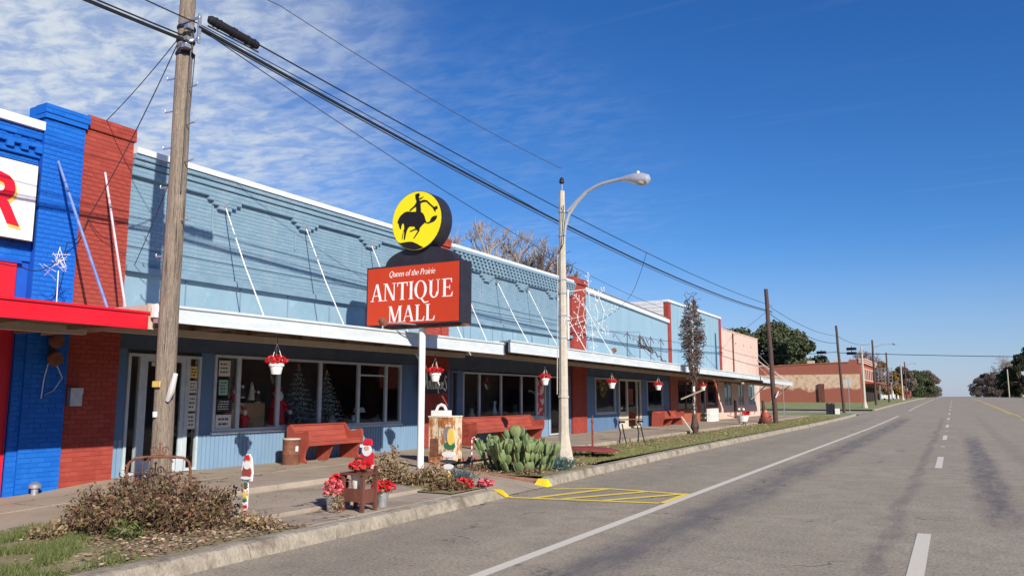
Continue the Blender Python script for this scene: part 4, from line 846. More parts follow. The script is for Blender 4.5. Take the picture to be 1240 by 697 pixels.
MB().box(-9.45, -9.03, 7.05, 7.08, 6.68, 6.71).build('cable_bracket', 'galv', UP); MB().box(-9.45, -9.03, 7.05, 7.08, 7.0, 7.03).build('cable_bracket', 'galv', UP); MB().box(-9.06, -9.035, 7.04, 7.09, 6.62, 7.06).build('cable_bracket', 'galv', UP)
# ---------- cables
def cable(pts, r, label, sag=0., name='cable', m='wire', n=24, cat='cable'):
    P = []
    for a, b in zip(pts[:-1], pts[1:]):
        a = Vector(a); b = Vector(b)
        for i in range(n): t = i/n; P.append(a.lerp(b, t) - Vector((0,0,sag*4*t*(1-t))))
    P.append(Vector(pts[-1])); o = MB().tube(P, r, 5).build(name, m, org=pts[0]); return tag(o, label, cat)
X0 = -8.98
def wpath(tab, xa=-9.22, xb=-8.78, ya=7., yb=46.): return [(xa+(xb-xa)*min(1.3,max(-.6,(y-ya)/(yb-ya))), y, z) for y, z in tab]
import itertools
def smooth(tab):
    """quadratic fit per span so that the cable hangs in one clean curve"""
    ys = np.array([a for a,_ in tab]); zs = np.array([b for _,b in tab]); c = np.polyfit(ys, zs, 2); yy = np.linspace(ys[0], ys[-1], 40); return [(float(y), float(np.polyval(c, y))) for y in yy]
def span(tab, r, label, m='wire', xa=-9.22, xb=-8.78):
    P = wpath(smooth(tab), xa, xb); o = MB().tube(P, r, 5).build('cable', m, org=P[0]); return tag(o, label, 'cable')
# measured on X=-8.85, rescaled to the real planes of the poles
def rs(tab, X=-9.05): return [(y*X/-8.85, 1.65+(z-1.65)*X/-8.85) for y, z in tab]
span(rs([(6.89,6.69),(9.99,6.64),(13.69,6.46),(18.23,6.24),(24.63,6.10),(33,6.12),(46.76,6.52)]), .026, 'thickest black cable hanging between the near pole and the dark far pole', xa=-9.05, xb=-9.05)
span(rs([(6.89,6.66),(9.99,6.58),(13.69,6.39),(18.23,6.16),(24.63,6.0),(33,6.05),(46.76,6.45)]), .011, 'thin black cable lashed just below the thickest cable', xa=-9.05, xb=-9.05)
span(rs([(7.05,6.95),(8.04,6.93),(10.65,6.83),(13.69,6.75),(18.24,6.64),(25.48,6.5),(35,6.55),(46.83,6.87)]), .013, 'upper black cable carrying the long splice case', xa=-9.05, xb=-9.05)
span(rs([(6.9,6.80),(10.65,6.62),(13.69,6.52),(18.6,6.22)]), .008, 'thin black cable dropping from the pole top to the concrete light pole', xa=-9.05, xb=-9.05)
span(rs([(6.9,6.66),(11.14,6.43),(15.86,5.95),(21.41,5.54),(38.6,6.68)][:4]) + [(34.0, 5.6)], .008, 'lowest thin cable sloping towards the tall blue shop', 'twire', xa=-9.05, xb=-12.0)
cable([(-9.2,1.5,7.75),(-9.2,8.7,7.98),(-7.44,15.65,6.78)], .007, 'thin grey cable running in from the top to the tip of the light pole', .12, m='twire')
for k, (r, dz, lb) in enumerate(((.026,0,'thick black cable leaving the picture at the top left of the pole'),(.012,.06,'thin black cable above the thick one at the top left'))): cable([(-9.3,7.16,6.72+dz),(-9.3,-8,6.9+dz)], r, lb, .25)
cable([(-9.2,7.16,7.0),(-9.1,3,7.1),(-9.1,-9,7.3)], .010, 'second high cable leaving over the top left corner', .1)
cable([(-9.5,7.1,6.82),(FX+.12,7.77,4.60)], .008, 'thin service cable sloping down to the red brick pier', .12, m='twire')
cable([(-9.5,7.1,6.85),(FX-.0,8.01,6.36)], .007, 'thin service cable reaching the top of the red brick pier', .05, m='twire')
cable([(-9.35,7.25,6.6),(-9.6,7.4,5.5),(FX+.1,8.7,3.95)], .007, 'thin service cable behind the pole down to the blue wall', .08, m='twire')
cable([(FX+.14,7.77,4.60),(FX+.3,7.35,4.1),(-11.8,6.95,3.75),(-11.6,6.3,3.5),(-11.7,5.2,3.9)], .007, 'drooping black wire across the blue wall above the red awning', .12)
cable([(FX+.14,7.77,4.60),(FX+.2,8.15,4.3),(FX+.15,8.5,4.15)], .006, 'short loose wire on the red brick pier', .08)
cable([(-9.05,25.9,6.66),(FX,33.3,6.0)], .010, 'slanting drop cable from the street line to the shop roof', .25, m='twire')
cable([(-9.05,46,6.5),(-9.2,79,6.6)], .02, 'black cable between the two dark wooden poles', .5); cable([(-9.05,46,6.9),(-9.2,79,7.3)], .015, 'upper cable between the two dark wooden poles', .4)
cable([(-9.2,79,7.3),(-9.2,113,8.5)], .02, 'far cable beyond the traffic signals', .4); cable([(-9.05,46,6.45),(FX,52.5,5.6)], .010, 'drop cable from the dark pole to the pink shop', .1)
# splice case on the upper cable
sp = thing('splice_case', (-9.05, 7.6, 7.0), 'fat black cable splice case hanging beside the top of the near pole', 'splice case')
k = -9.05/-8.85
a, b = Vector((-9.05, 7.05*k, 1.65+(6.94-1.65)*k)), Vector((-9.05, 7.98*k, 1.65+(6.90-1.65)*k))
MB().tube([a, a.lerp(b,.03), a.lerp(b,.06), a.lerp(b,.94), a.lerp(b,.97), b], [.02,.06,.066,.066,.06,.02], 10).build('case', 'wire', sp, True)
for t_ in (.12,.2,.45,.5,.75,.88): MB().tube([a.lerp(b,t_), a.lerp(b,t_+.02)], .076, 10).build('clamp', 'black', sp)
MB().tube([a-Vector((0,0,.11)), b-Vector((0,0,.09))], .012, 5).build('lash_wire', 'wire', sp)
# wire star on the blue wall
ws = thing('wire_star', (-11.8, 6.95, 3.7), 'tangled white wire star decoration in front of the blue pilaster', 'star decoration')
mb = MB(); 
for i in range(5):
    a1 = PI/2+2*PI*i/5; a2 = PI/2+2*PI*(i+2)/5
    mb.tube([(-11.8+.02*i, 6.95+.12*math.cos(a1), 3.76+.16*math.sin(a1)), (-11.8, 6.95+.12*math.cos(a2), 3.74+.15*math.sin(a2))], .0045, 5)
for i in range(14): q = rng.normal(size=3)*.09; w_ = rng.normal(size=3)*.09; mb.tube([(-11.8+q[0], 6.95+q[1], 3.68+q[2]), (-11.8+w_[0], 6.95+w_[1], 3.62+w_[2])], .004, 4)
mb.build('star_frame', 'white', ws); MB().tube([(-11.8,6.95,3.55),(-11.8,6.96,3.1),(-11.8,6.95,2.82)], .008, 5).build('stem', 'white', ws)
# white junction box between the awnings
jb = thing('junction_box', (-9.6, 6.98, 2.75), 'white weatherproof electric box squeezed between the red awning and the pole', 'electrical box')
MB().box(-9.66, -9.58, 7.03, 7.15, 2.74, 2.92).build('box', 'white', jb); MB().lathe((-9.56,7.12,2.84), [(.03,-.06),(.06,-.03),(.06,.03),(.03,.06)], 10).build('cover', 'white', jb, True); MB().box(-9.62,-9.56,7.04,7.14,2.66,2.72).build('bracket', 'galv', jb)

# ---------- round concrete street-light pole
LP = thing('street_light', (-7.44, 15.65, .15), 'tapered concrete street light with curved arm beside the prickly pear', 'street light')
def conc_pole(root, x, y, z0, z1, r0, r1, mm='conpole'):
    MB().lathe((x,y,z0), [(r0*2.05,-.1),(r0*2.0,.10),(r0*1.75,.28),(r0*1.25,.55),(r0*1.05,.75),(r0,1.0)], 8).build('flared_base', mm, root)
    MB().lathe((x,y,z0+.98), [(r0,0),(r0*1.0,.02),(r1,z1-z0-.98)], 8).build('shaft', mm, root)
conc_pole(LP, -7.44, 15.65, .15, 6.25, .112, .068)
MB().lathe((-7.44,15.65,1.62), [(.11,0),(.125,.01),(.125,.04),(.11,.05)], 8).build('collar', 'conpole', LP)
for z in (5.75, 5.2, 4.2, 3.9, 3.4, 2.9): MB().lathe((-7.44,15.65,z), [(.085,0),(.10,.005),(.10,.035),(.085,.04)], 8).build('band', 'galv', LP)
MB().tube([(-7.40,15.65,4.99),(-7.37,15.65,5.38),(-7.27,15.65,5.69),(-7.06,15.65,5.95),(-6.85,15.65,6.13)], .035, 8).build('arm_brace', 'alum', LP, True)
MB().tube([(-7.30,15.65,5.76),(-7.05,15.65,6.0),(-6.85,15.65,6.15),(-6.62,15.65,6.25),(-6.44,15.65,6.30),(-6.03,15.65,6.34),(-5.9,15.65,6.335)], .038, 8).build('arm', 'alum', LP, True)
hd = MB().tube([(-6.03,15.65,6.33),(-5.9,15.65,6.33),(-5.72,15.65,6.31),(-5.55,15.65,6.28),(-5.40,15.65,6.25),(-5.35,15.65,6.24)], [.045,.07,.115,.135,.105,.03], 14).build('lamp_head', 'alum', LP, True)
MB().sphere((-5.55,15.65,6.19), .115, 12, 6, (1,1,.55)).build('lens', 'lens', hd, True); MB().lathe((-5.62,15.65,6.39), [(.03,0),(.035,.02),(.03,.06),(.01,.075)], 8).build('photocell', 'white', hd, True)
MB().tube([(-7.44,15.65,6.2),(-7.44,15.65,6.45)], .02, 6).build('top_pin', 'galv', LP); MB().lathe((-7.44,15.65,6.42), [(.03,0),(.06,.03),(.05,.08),(.055,.1),(.02,.15)], 10).build('insulator', 'wire', LP, True)
MB().box(-7.575, -7.51, 15.55, 15.66, 4.80, 4.96).build('control_box', 'galv', LP); MB().tube([(-7.53,15.60,4.8),(-7.54,15.59,3.5),(-7.56,15.58,1.7)], .011, 6).build('conduit', 'conpole', LP)
MB().tube([(-7.36,15.55,5.9),(-7.34,15.55,5.45),(-7.36,15.53,5.0),(-7.45,15.50,4.8)], .010, 5).build('cord', 'wire', LP)
# snowflake lights fixed to the pole
SF = thing('snowflake_decoration', (-7.30, 15.65, 3.4), 'large white wire snowflake decoration fixed to the concrete light pole', 'snowflake decoration')
cx_, cz_ = -6.76, 3.42; mb = MB(); bl = MB()
for k in range(8):
    a_ = 2*PI*k/8 + .12; Lr = .80 if k % 2 == 0 else .62; dx, dz = math.cos(a_), math.sin(a_)
    tip = (cx_+Lr*dx*.78, 15.62+.05*math.sin(k), cz_+Lr*dz*1.15); mb.tube([(cx_+.08*dx,15.62,cz_+.08*dz), tip], .0048, 5)
    for t_ in (.45,.7,.88):
        for s_ in (-1, 1):
            bx, bz = cx_+(tip[0]-cx_)*t_, cz_+(tip[2]-cz_)*t_; aa = a_+s_*.85; ln = .22*(1.15-t_); mb.tube([(bx,15.62,bz),(bx+ln*math.cos(aa),15.62,bz+ln*math.sin(aa)*1.1)], .004, 4)
            bl.sphere((bx+ln*math.cos(aa),15.62,bz+ln*math.sin(aa)*1.1), .013, 6, 4)
    bl.sphere(tip, .017, 6, 4); bl.sphere((cx_+(tip[0]-cx_)*.5,15.61,cz_+(tip[2]-cz_)*.5), .02, 6, 4); bl.sphere((cx_+(tip[0]-cx_)*.8,15.61,cz_+(tip[2]-cz_)*.8), .018, 6, 4)
for rr in (.22, .40): mb.tube([(cx_+rr*.8*math.cos(2*PI*i/8+.12), 15.62, cz_+rr*1.15*math.sin(2*PI*i/8+.12)) for i in range(9)], .005, 4)
mb.build('flake_frame', 'white', SF); bl.build('bulbs', 'white', SF, True, kind='stuff')
MB().tube([(-7.33,15.65,3.95),(-6.76,15.65,3.98)], .012, 5).tube([(-7.33,15.65,3.15),(-6.76,15.65,3.35)], .012, 5).tube([(-7.31,15.65,2.9),(-7.31,15.65,4.0)], .022, 6).build('mounting_bracket', 'white', SF)

# ---------- the antique mall sign
SG = thing('mall_sign', (-9.3, 12.9, .2), 'orange red antique mall sign box topped by a yellow bronco disc on a white post', 'sign')
MB().tube([(-9.3,12.95,.15),(-9.3,12.95,2.2),(-9.3,12.95,3.1)], .068, 14).build('post', 'white', SG, True)
YF = 12.75; xl, xr, zb, zt = -10.60, -8.26, 3.075, 4.325
MB().box(xl, xr, YF, YF+.40, zb, zt).build('sign_box', 'black', SG)
MB().box(xl+.035, xr-.035, YF-.008, YF-.001, zb+.035, zt-.035).build('sign_face', 'signred', SG)
MB().box(xl-.02, xr+.02, YF+.1, YF+.3, zb-.045, zb-.004).build('base_channel', 'rust', SG)
arc = [(-9.30+.86*math.cos(PI*i/20), zt+.012+.34*math.sin(PI*i/20)) for i in range(21)]
MB().prism(arc, 'y', YF+.06, YF+.34).build('arched_hood', 'black', SG)
dc = (-9.33, 5.20); R_ = .62
circ = lambda r, n=40: [(dc[0]+r*math.cos(2*PI*i/n), dc[1]+r*math.sin(2*PI*i/n)) for i in range(n)]
MB().prism(circ(R_), 'y', YF-.02, YF+.36).build('disc_drum', 'black', SG, True); MB().prism(circ(R_-.012), 'y', YF-.030, YF-.021).build('disc_face', 'signyel', SG)
MB().tube([(-9.45,12.9,4.5),(-9.45,12.9,4.72)], .03, 6).tube([(-9.2,12.9,4.5),(-9.2,12.9,4.72)], .03, 6).build('disc_mount', 'galv', SG)
def px2(pts):
    o = []
    for x, y in pts:
        u, v = (x-300)/235, -(y-315)/265; r = math.hypot(u, v)
        if r > .965: u, v = u*.965/r, v*.965/r
        o.append((dc[0]+u*R_, dc[1]+v*R_))
    return o
horse = [(120,310),(128,285),(135,270),(150,252),(165,240),(190,225),(215,222),(260,232),(300,235),(340,238),(365,260),(380,290),(388,320),(400,345),(415,343),(430,335),(440,310),(455,298),(470,293),(497,295),(490,320),(475,338),(460,345),(440,350),(410,355),(395,350),(385,340),(372,352),(360,360),(335,385),(332,410),(310,440),(285,470),(275,470),(300,435),(318,405),(305,398),(290,398),(245,410),(240,402),(280,388),(295,385),(285,365),(240,360),(222,375),(210,400),(195,470),(185,475),(188,420),(187,395),(180,400),(172,460),(165,470),(172,420),(188,370),(185,335),(175,322),(165,330),(158,350),(157,370),(150,375),(138,350),(133,325)]
rider = [(288,80),(300,76),(325,72),(330,95),(322,108),(325,130),(335,145),(370,138),(400,148),(430,180),(455,205),(470,215),(495,208),(500,235),(482,240),(480,262),(465,240),(455,220),(425,190),(395,160),(370,158),(340,165),(340,200),(345,235),(300,235),(298,190),(270,205),(250,220),(235,222),(238,210),(280,180),(300,150),(300,135),(292,120)]
scarf = [(325,118),(350,116),(370,108),(350,128),(330,128)]
mound = [(108,515),(150,498),(200,495),(240,495),(270,500),(310,520),(340,540),(372,560),(350,578),(320,592),(300,600),(270,600),(230,592),(200,580),(165,560),(130,535)]
for k_, (pl, nm) in enumerate(((horse,'horse_silhouette'),(rider,'rider_silhouette'),(scarf,'scarf_silhouette'),(mound,'hill_silhouette'))): MB().prism(px2(pl), 'y', YF-.036-.001*k_, YF-.0305).build(nm, 'silh', SG)
# serif lettering built from strokes; each glyph is 1 high
def glyph(ch):
    P = []                                   # list of polygons
    bar = lambda x0, y0, x1, y1: P.append([(x0,y0),(x1,y0),(x1,y1),(x0,y1)])
    def ln(x0, y0, x1, y1, w): P.append([(x0-w/2,y0),(x0+w/2,y0),(x1+w/2,y1),(x1-w/2,y1)])
    def srf(x, y, w=.13, t=.035): bar(x-w, y if y < .5 else 1-t, x+w, t if y < .5 else 1)
    def ring(cx, cy, rx, ry, tx, ty, a0=0, a1=2*PI, n=28):
        n_ = n; pts = [(cx+rx*math.cos(a0+(a1-a0)*i/n_), cy+ry*math.sin(a0+(a1-a0)*i/n_)) for i in range(n_+1)]; pin = [(cx+(rx-tx)*math.cos(a0+(a1-a0)*i/n_), cy+(ry-ty)*math.sin(a0+(a1-a0)*i/n_)) for i in range(n_+1)]
        for i in range(n_): P.append([pts[i], pts[i+1], pin[i+1], pin[i]])
    if ch == 'A': ln(.10,0,.38,1,.055); ln(.66,0,.40,1,.15); bar(.19,.30,.60,.345); srf(.11,0,.12); srf(.66,0,.16); return P, .80
    if ch == 'N': ln(.15,0,.15,1,.055); ln(.70,0,.20,1,.15); ln(.72,0,.72,1,.055); srf(.15,0); srf(.14,1,.12); srf(.72,1); return P, .88
    if ch == 'T': ln(.36,0,.36,1,.15); bar(.03,.94,.69,1); srf(.36,0,.15); P.append([(.03,.76),(.06,.76),(.10,.95),(.03,.95)]); P.append([(.66,.76),(.69,.76),(.69,.95),(.62,.95)]); return P, .72
    if ch == 'I': ln(.19,0,.19,1,.15); srf(.19,0,.15); srf(.19,1,.15); return P, .38
    if ch == 'Q': ring(.40,.50,.38,.52,.15,.045); P.append([(.36,.03),(.48,.03),(.66,-.20),(.90,-.18),(.90,-.22),(.62,-.28)]); return P, .84
    if ch == 'U': ln(.19,.3,.19,1,.15); ln(.62,.3,.62,1,.055); ring(.38,.31,.265,.33,.13,.06,PI,2*PI,16); srf(.18,1,.15); srf(.62,1,.12); return P, .82
    if ch == 'E': ln(.19,0,.19,1,.15); bar(.12,.95,.62,1); bar(.12,0,.64,.05); bar(.2,.49,.50,.54); P.append([(.59,.77),(.62,.77),(.62,.97),(.54,.97)]); P.append([(.54,.03),(.64,.03),(.68,.26),(.65,.26)]); bar(.48,.39,.51,.64); srf(.18,0,.14); srf(.18,1,.14); return P, .72
    if ch == 'M': ln(.13,0,.13,1,.055); ln(.46,.02,.17,1,.15); ln(.46,.02,.78,1,.055); ln(.82,0,.82,1,.15); srf(.13,0,.11); srf(.14,1,.11); srf(.82,0,.15); srf(.84,1,.12); return P, 1.0
    if ch == 'L': ln(.19,0,.19,1,.15); bar(.12,0,.60,.05); P.append([(.52,.03),(.62,.03),(.66,.28),(.63,.28)]); srf(.18,0,.14); srf(.19,1,.16); return P, .68
def serif_word(word, xa, xb, z, h):
    w = sum(glyph(c)[1] for c in word); k = (xb-xa)/w; x = xa
    for c in word:
        P, adv = glyph(c); mb = MB()
        for i, p in enumerate(P): mb.prism([(x+u*k, z+v*h) for u, v in p], 'y', YF-.011-.00025*(i % 9), YF-.0082)
        mb.build('letter', 'signwht', SG); x += adv*k
serif_word('ANTIQUE', -10.48, -8.42, 3.60, .36); serif_word('MALL', -10.02, -8.85, 3.15, .33)
t = text_mb('Queen of the Prairie', .172, .32, -.002, (.80,1.08)); t.xf(Matrix.Translation((-9.43, YF-.014, 4.08)) @ Matrix(((1,0,0,0),(0,0,-1,0),(0,1,0,0),(0,0,0,1)))).build('lettering', 'signwht', SG)
def flood(x, y, z, label, rx=.0):
    f = thing('floodlight', (x, y, z), label, 'floodlight'); MB().tube([(x,y,z-.02),(x,y,z+.09)], .018, 6).build('stand', 'galv', f)
    mt = Matrix.Rotation(math.radians(rx), 3, 'Z') @ Matrix.Rotation(math.radians(115), 3, 'Y')
    MB().lathe((x,y,z+.13), [(.03,-.09),(.07,-.05),(.085,.05),(.09,.055)], 12, mt).build('lamp_head', 'rust', f, True); return f
f = flood(-9.72, 12.2, 2.98, 'small grey floodlight on the canopy edge under the orange sign', 100); MB().tube([(-9.72,12.25,3.1),(-9.45,12.5,3.09),(-9.3,12.8,3.08)], .012, 5).build('arm', 'galv', f)
flood(-9.62, 24.1, 3.02, 'grey floodlight on the canopy beyond the light pole', 200)

# ---------- hanging baskets
POINS = {}
def flowers(parent, c, r, n, m, size=.055, name='flowers', up=.3):
    P = blob(c, r, n, .2); P[:,2] = np.maximum(P[:,2], c[2]-r[2]*.35); V, F = leaves(P, size, .6, up); return npmesh(name, V, F, m, parent)
def basket(x, y, zt, zh, label, group='baskets hanging from the canopies'):
    b = thing('hanging_basket', (x, y, zt), label, 'hanging basket', group)
    MB().lathe((x,y,zt-.19), [(.08,0),(.085,.01),(.112,.13),(.132,.14),(.135,.185),(.12,.19)], 14).build('pot', 'pailw', b, True)
    MB().tube([(x,y,zh),(x,y,zt+.33)], .006, 5).build('hook_wire', 'twire', b)
    mb = MB()
    for i in range(3): a_ = 2*PI*i/3+.4; mb.tube([(x+.13*math.cos(a_), y+.13*math.sin(a_), zt-.02), (x,y,zt+.34)], .005, 4)
    mb.build('hanger', 'pailw', b); flowers(b, (x,y,zt+.05), (.19,.19,.09), 380, 'litred', .055); flowers(b, (x,y,zt+.05), (.17,.18,.08), 70, 'grass', .055, 'foliage'); return b
bs = basket(-10.15, 9.87, 2.22, 2.66, 'white basket of red poinsettias hanging in front of the long shop window')
for y, zt, zh, lb in ((14.65,2.18,2.66,'white basket of red flowers hanging beside the white sign post'),(20.13,2.17,2.70,'red flower basket hanging just left of the concrete light pole'),(25.18,2.12,2.68,'red flower basket hanging right of the third red pier'),(30.03,2.10,2.66,'red flower basket hanging between pale door and vine post'),(36.38,2.13,2.62,'farthest red flower basket hanging right of the vine covered post')):
    c = copy_tree(bs, (-10.15, y, zt), lb); c.rotation_euler.z = y*2.1; c.scale = (1+.08*math.sin(y*3), 1+.08*math.sin(y*3), 1)
# wreath by the 4th basket
mb = MB(); wr = thing('wreath', (FX+.12, 29.9, 1.9), 'small green wreath hanging in front of the barred window', 'wreath'); P = []
for i in range(300): a_ = rng.uniform(0, 2*PI); P.append((FX+.12+rng.normal()*.03, 30.0+.2*math.cos(a_)+rng.normal()*.03, 1.95+.26*math.sin(a_)+rng.normal()*.03))
V, F = leaves(np.array(P), .07); npmesh('wreath_leaves', V, F, 'grass2', wr)

# ---------- pews
def pew(x, y0, y1, z, label, h=.76, name='pew'):
    p = thing(name, (x, y0, z), label, 'bench')
    back = [(-.02,.40),(.04,.40),(-.10,h),(-.15,h)]
    for i_ in range(3):
        f0, f1 = i_/3+.008, (i_+1)/3-.008; L_ = lambda a_, b_, t_: (x+a_[0]*(1-t_)+b_[0]*t_, z+a_[1]*(1-t_)+b_[1]*t_)
        MB().prism([L_(back[0], back[3], f0), L_(back[1], back[2], f0), L_(back[1], back[2], f1), L_(back[0], back[3], f1)], 'y', y0+.05, y1-.05).build('back_board', 'pew', p)
    MB().box(x-.17, x-.075, y0+.03, y1-.03, z+h, z+h+.03).build('top_rail', 'pew', p)
    MB().prism([(x+a, z+b) for a, b in [(-.05,.385),(.44,.43),(.44,.46),(-.05,.425)]], 'y', y0+.05, y1-.05).build('seat', 'pew', p)
    MB().box(x+.40, x+.43, y0+.05, y1-.05, z+.35, z+.428).build('seat_apron', 'pew', p)
    prof = [(-.20,0),(.36,0),(.40,.02),(.33,.10),(.36,.25),(.44,.36),(.46,.46),(.46,.60),(.43,.66),(.33,.65),(.20,.61),(.08,.62),(.0,.70),(-.08,h+.03),(-.18,h+.03),(-.17,.5)]
    for a in (y0, y1-.05): MB().prism([(x+u, z+v) for u, v in prof], 'y', a, a+.05).build('end_panel', 'pew', p, True)
    ym = (y0+y1)/2; MB().prism([(x+u, z+v) for u, v in [(-.12,0),(.2,0),(.36,.35),(.36,.40),(-.08,.40)]], 'y', ym-.02, ym+.02).build('centre_support', 'pew', p); return p
pew(-12.22, 12.42, 14.15, .28, 'faded red wooden pew under the long shop window')
pew(-12.18, 19.0, 23.2, .28, 'longer faded red pew behind the prickly pear cactus')
pew(-12.20, 35.6, 38.6, .28, 'small bright red bench below the window near the brown shopfront', .70)
# rusty drum
dr = thing('trash_can', (-11.95, 12.12, .28), 'rusty brown metal drum with a white label beside the red pew', 'trash can')
MB().lathe((-11.95,12.12,.28), [(.17,0),(.175,.02),(.175,.20),(.18,.21),(.175,.22),(.175,.48),(.18,.49),(.175,.50),(.16,.50),(.155,.4)], 18).build('drum', 'rust', dr, True); MB().lathe((-11.95,12.12,.776), [(.16,0),(.185,.005),(.18,.03),(.12,.035)], 18).build('rim', 'tanbeam', dr, True)
MB().obox((-11.775,12.10,.60), (.005,.07,.10), 0).build('label_sticker', 'white', dr)

# ---------- cabinet with box, sign, boards by the red pier
cb = thing('metal_cabinet', (-9.75, 13.95, .28), 'rust streaked pale metal cabinet with a dark opening by the walk', 'cabinet')
x0, y0 = -9.74, 13.85
MB().box(x0, x0+.62, y0, y0+.02, .30, 1.22).box(x0, x0+.02, y0+.02, y0+.5, .30, 1.22).box(x0+.60, x0+.62, y0+.02, y0+.5, .30, 1.22).box(x0, x0+.62, y0+.5, y0+.52, .3, 1.22).build('body', 'rustw', cb)
MB().box(x0-.015, x0+.635, y0-.015, y0+.535, 1.222, 1.25).build('top', 'cream', cb); MB().box(x0+.06, x0+.30, y0-.012, y0-.002, .42, .78).build('opening', 'rust', cb); MB().box(x0+.33, x0+.57, y0-.018, y0-.002, .45, 1.15).build('door', 'rustw', cb)
bx = thing('white_basket', (x0+.2, y0+.25, 1.25), 'white carrying case with arched handle on top of the rusty cabinet', 'case')
MB().box(x0-.02, x0+.38, y0+.1, y0+.4, 1.252, 1.36).build('case', 'white', bx); MB().tube([(x0+.02,y0+.25,1.36),(x0+.08,y0+.25,1.45),(x0+.18,y0+.25,1.48),(x0+.28,y0+.25,1.45),(x0+.34,y0+.25,1.36)], .035, 8).build('handle', 'white', bx, True)
for t_ in (cb, bx):
    for c_ in t_.children:
        for v_ in c_.data.vertices: v_.co.x = (v_.co.x + t_.location.x - x0)*.80 + x0 - t_.location.x
an = thing('antiques_sign', (FX+.2, 17.85, 2.0), 'black hanging sign with white script lettering on the dark red pier', 'sign')
MB().box(FX+.16, FX+.20, 17.28, 18.50, 1.74, 2.36).build('board', 'black', an)
def stroke(pts, r=.017): 
    MB().tube([(FX+.212, 17.28+u*1.2, 1.74+v*.62) for u, v in pts], r, 5).build('script_stroke', 'signwht', an)
stroke([(.04,.25),(.07,.18),(.12,.35),(.16,.85),(.17,.90),(.18,.6),(.20,.22),(.23,.2)]); stroke([(.05,.50),(.12,.46),(.22,.50)])
stroke([(.26,.2),(.27,.52),(.30,.55),(.33,.45),(.34,.22),(.37,.2)]); stroke([(.41,.75),(.41,.30),(.44,.2),(.47,.25)]); stroke([(.37,.55),(.46,.57)])
stroke([(.50,.52),(.50,.28),(.53,.2)]); stroke([(.62,.50),(.57,.52),(.55,.36),(.58,.22),(.63,.32),(.63,.52),(.63,.05),(.66,.02)]); stroke([(.68,.52),(.68,.28),(.72,.2),(.76,.30),(.76,.52),(.77,.22)])
stroke([(.80,.36),(.85,.42),(.84,.54),(.80,.48),(.80,.28),(.84,.2),(.88,.25)]); stroke([(.97,.72),(.92,.80),(.89,.62),(.95,.45),(.97,.25),(.92,.12),(.87,.2)])
tag(MB().box(FX+.06, FX+.12, 19.42, 20.05, .29, .93).build('blue_panel', 'light_blue_box', org=(FX+.1,19.7,.29)), 'weathered light blue panel leaning between the pier and the big pew', 'panel')
for i in range(0):
    pass
# seasonal board beside the cabinet: a cutout duck-shaped snowman on a stake
sn = thing('snowman_stake', (-8.2, 11.35, .2), 'painted snowman cutout on a stake standing in the dry plants', 'garden stake')
xs_, ys_ = -7.42, 11.15
def disc(cx, cz, rx, rz, n=16): return [(cx+rx*math.cos(2*PI*i/n), cz+rz*math.sin(2*PI*i/n)) for i in range(n)]
MB().box(xs_-.015, xs_+.015, ys_-.01, ys_+.01, .1, .75).build('stake', 'white', sn)
for (dx, zc, rx, rz, m_) in ((0,1.03,.11,.13,'galv'),(.05,.99,.07,.14,'gold'),(.02,.84,.11,.07,'dgreen'),(0,.70,.13,.05,'white'),(0,.585,.17,.03,'twire'),(0,.50,.10,.045,'pailw')):
    MB().prism(disc(xs_+dx, zc, rx, rz), 'y', ys_-.03-.003*abs(dx*100), ys_-.012).build('cutout', m_, sn)
MB().prism(disc(xs_, .36, .05, .05), 'y', ys_-.03, ys_-.012).build('cutout', 'gold', sn)
# candy cane
cc = thing('candy_cane', (-9.25, 14.55, .25), 'small candy cane stake left of the prickly pear', 'candy cane')
pts = [(-8.96,14.32,.25+.5*i/8) for i in range(9)] + [(-8.96+.05-.05*math.cos(PI*i/6), 14.32, .75+.055*math.sin(PI*i/6)) for i in range(1, 7)]
for i in range(len(pts)-1): MB().tube([pts[i], pts[i+1]], .013, 7).build('stripe', 'white' if i % 2 else 'sred', cc)

# ---------- Santa garden stake near the corner
ss = thing('santa_stake', (-7.42, 6.83, .15), 'tall santa garden stake with stars and bells beside the dry shrub', 'garden stake')
sx_, sy_ = -7.42, 6.83
MB().box(sx_-.012, sx_+.012, sy_, sy_+.012, .05, .75).build('stake', 'white', ss)
MB().prism([(sx_-.08,.66),(sx_+.09,.66),(sx_+.10,.75),(sx_+.085,.86),(sx_+.075,.92),(sx_+.03,.975),(sx_-.02,.97),(sx_-.07,.90),(sx_-.085,.80)], 'y', sy_-.02, sy_-.004).build('back_board', 'pailw', ss)
MB().prism(disc(sx_+.01,.76,.075,.075), 'y', sy_-.034, sy_-.021).build('coat', 'pew', ss); MB().prism(disc(sx_+.02,.885,.045,.05), 'y', sy_-.034, sy_-.021).build('face', 'skin', ss); MB().prism(disc(sx_+.02,.84,.055,.045), 'y', sy_-.042, sy_-.035).build('beard', 'white', ss)
MB().prism([(sx_-.04,.91),(sx_+.07,.91),(sx_+.045,.965),(sx_-.01,.96)], 'y', sy_-.043, sy_-.035).build('hat', 'sred', ss); MB().prism(disc(sx_+.01,.695,.085,.018), 'y', sy_-.042, sy_-.035).build('fur_trim', 'white', ss)
def star(cx, cz, r, y, name, m_, par): MB().prism([(cx+(r if i % 2 == 0 else r*.45)*math.sin(PI*i/5), cz+(r if i % 2 == 0 else r*.45)*math.cos(PI*i/5)) for i in range(10)], 'y', y-.014, y).build(name, m_, par)
star(sx_, .50, .055, sy_-.02, 'star', 'gold', ss); star(sx_+.01, .245, .075, sy_-.02, 'star', 'sred', ss)
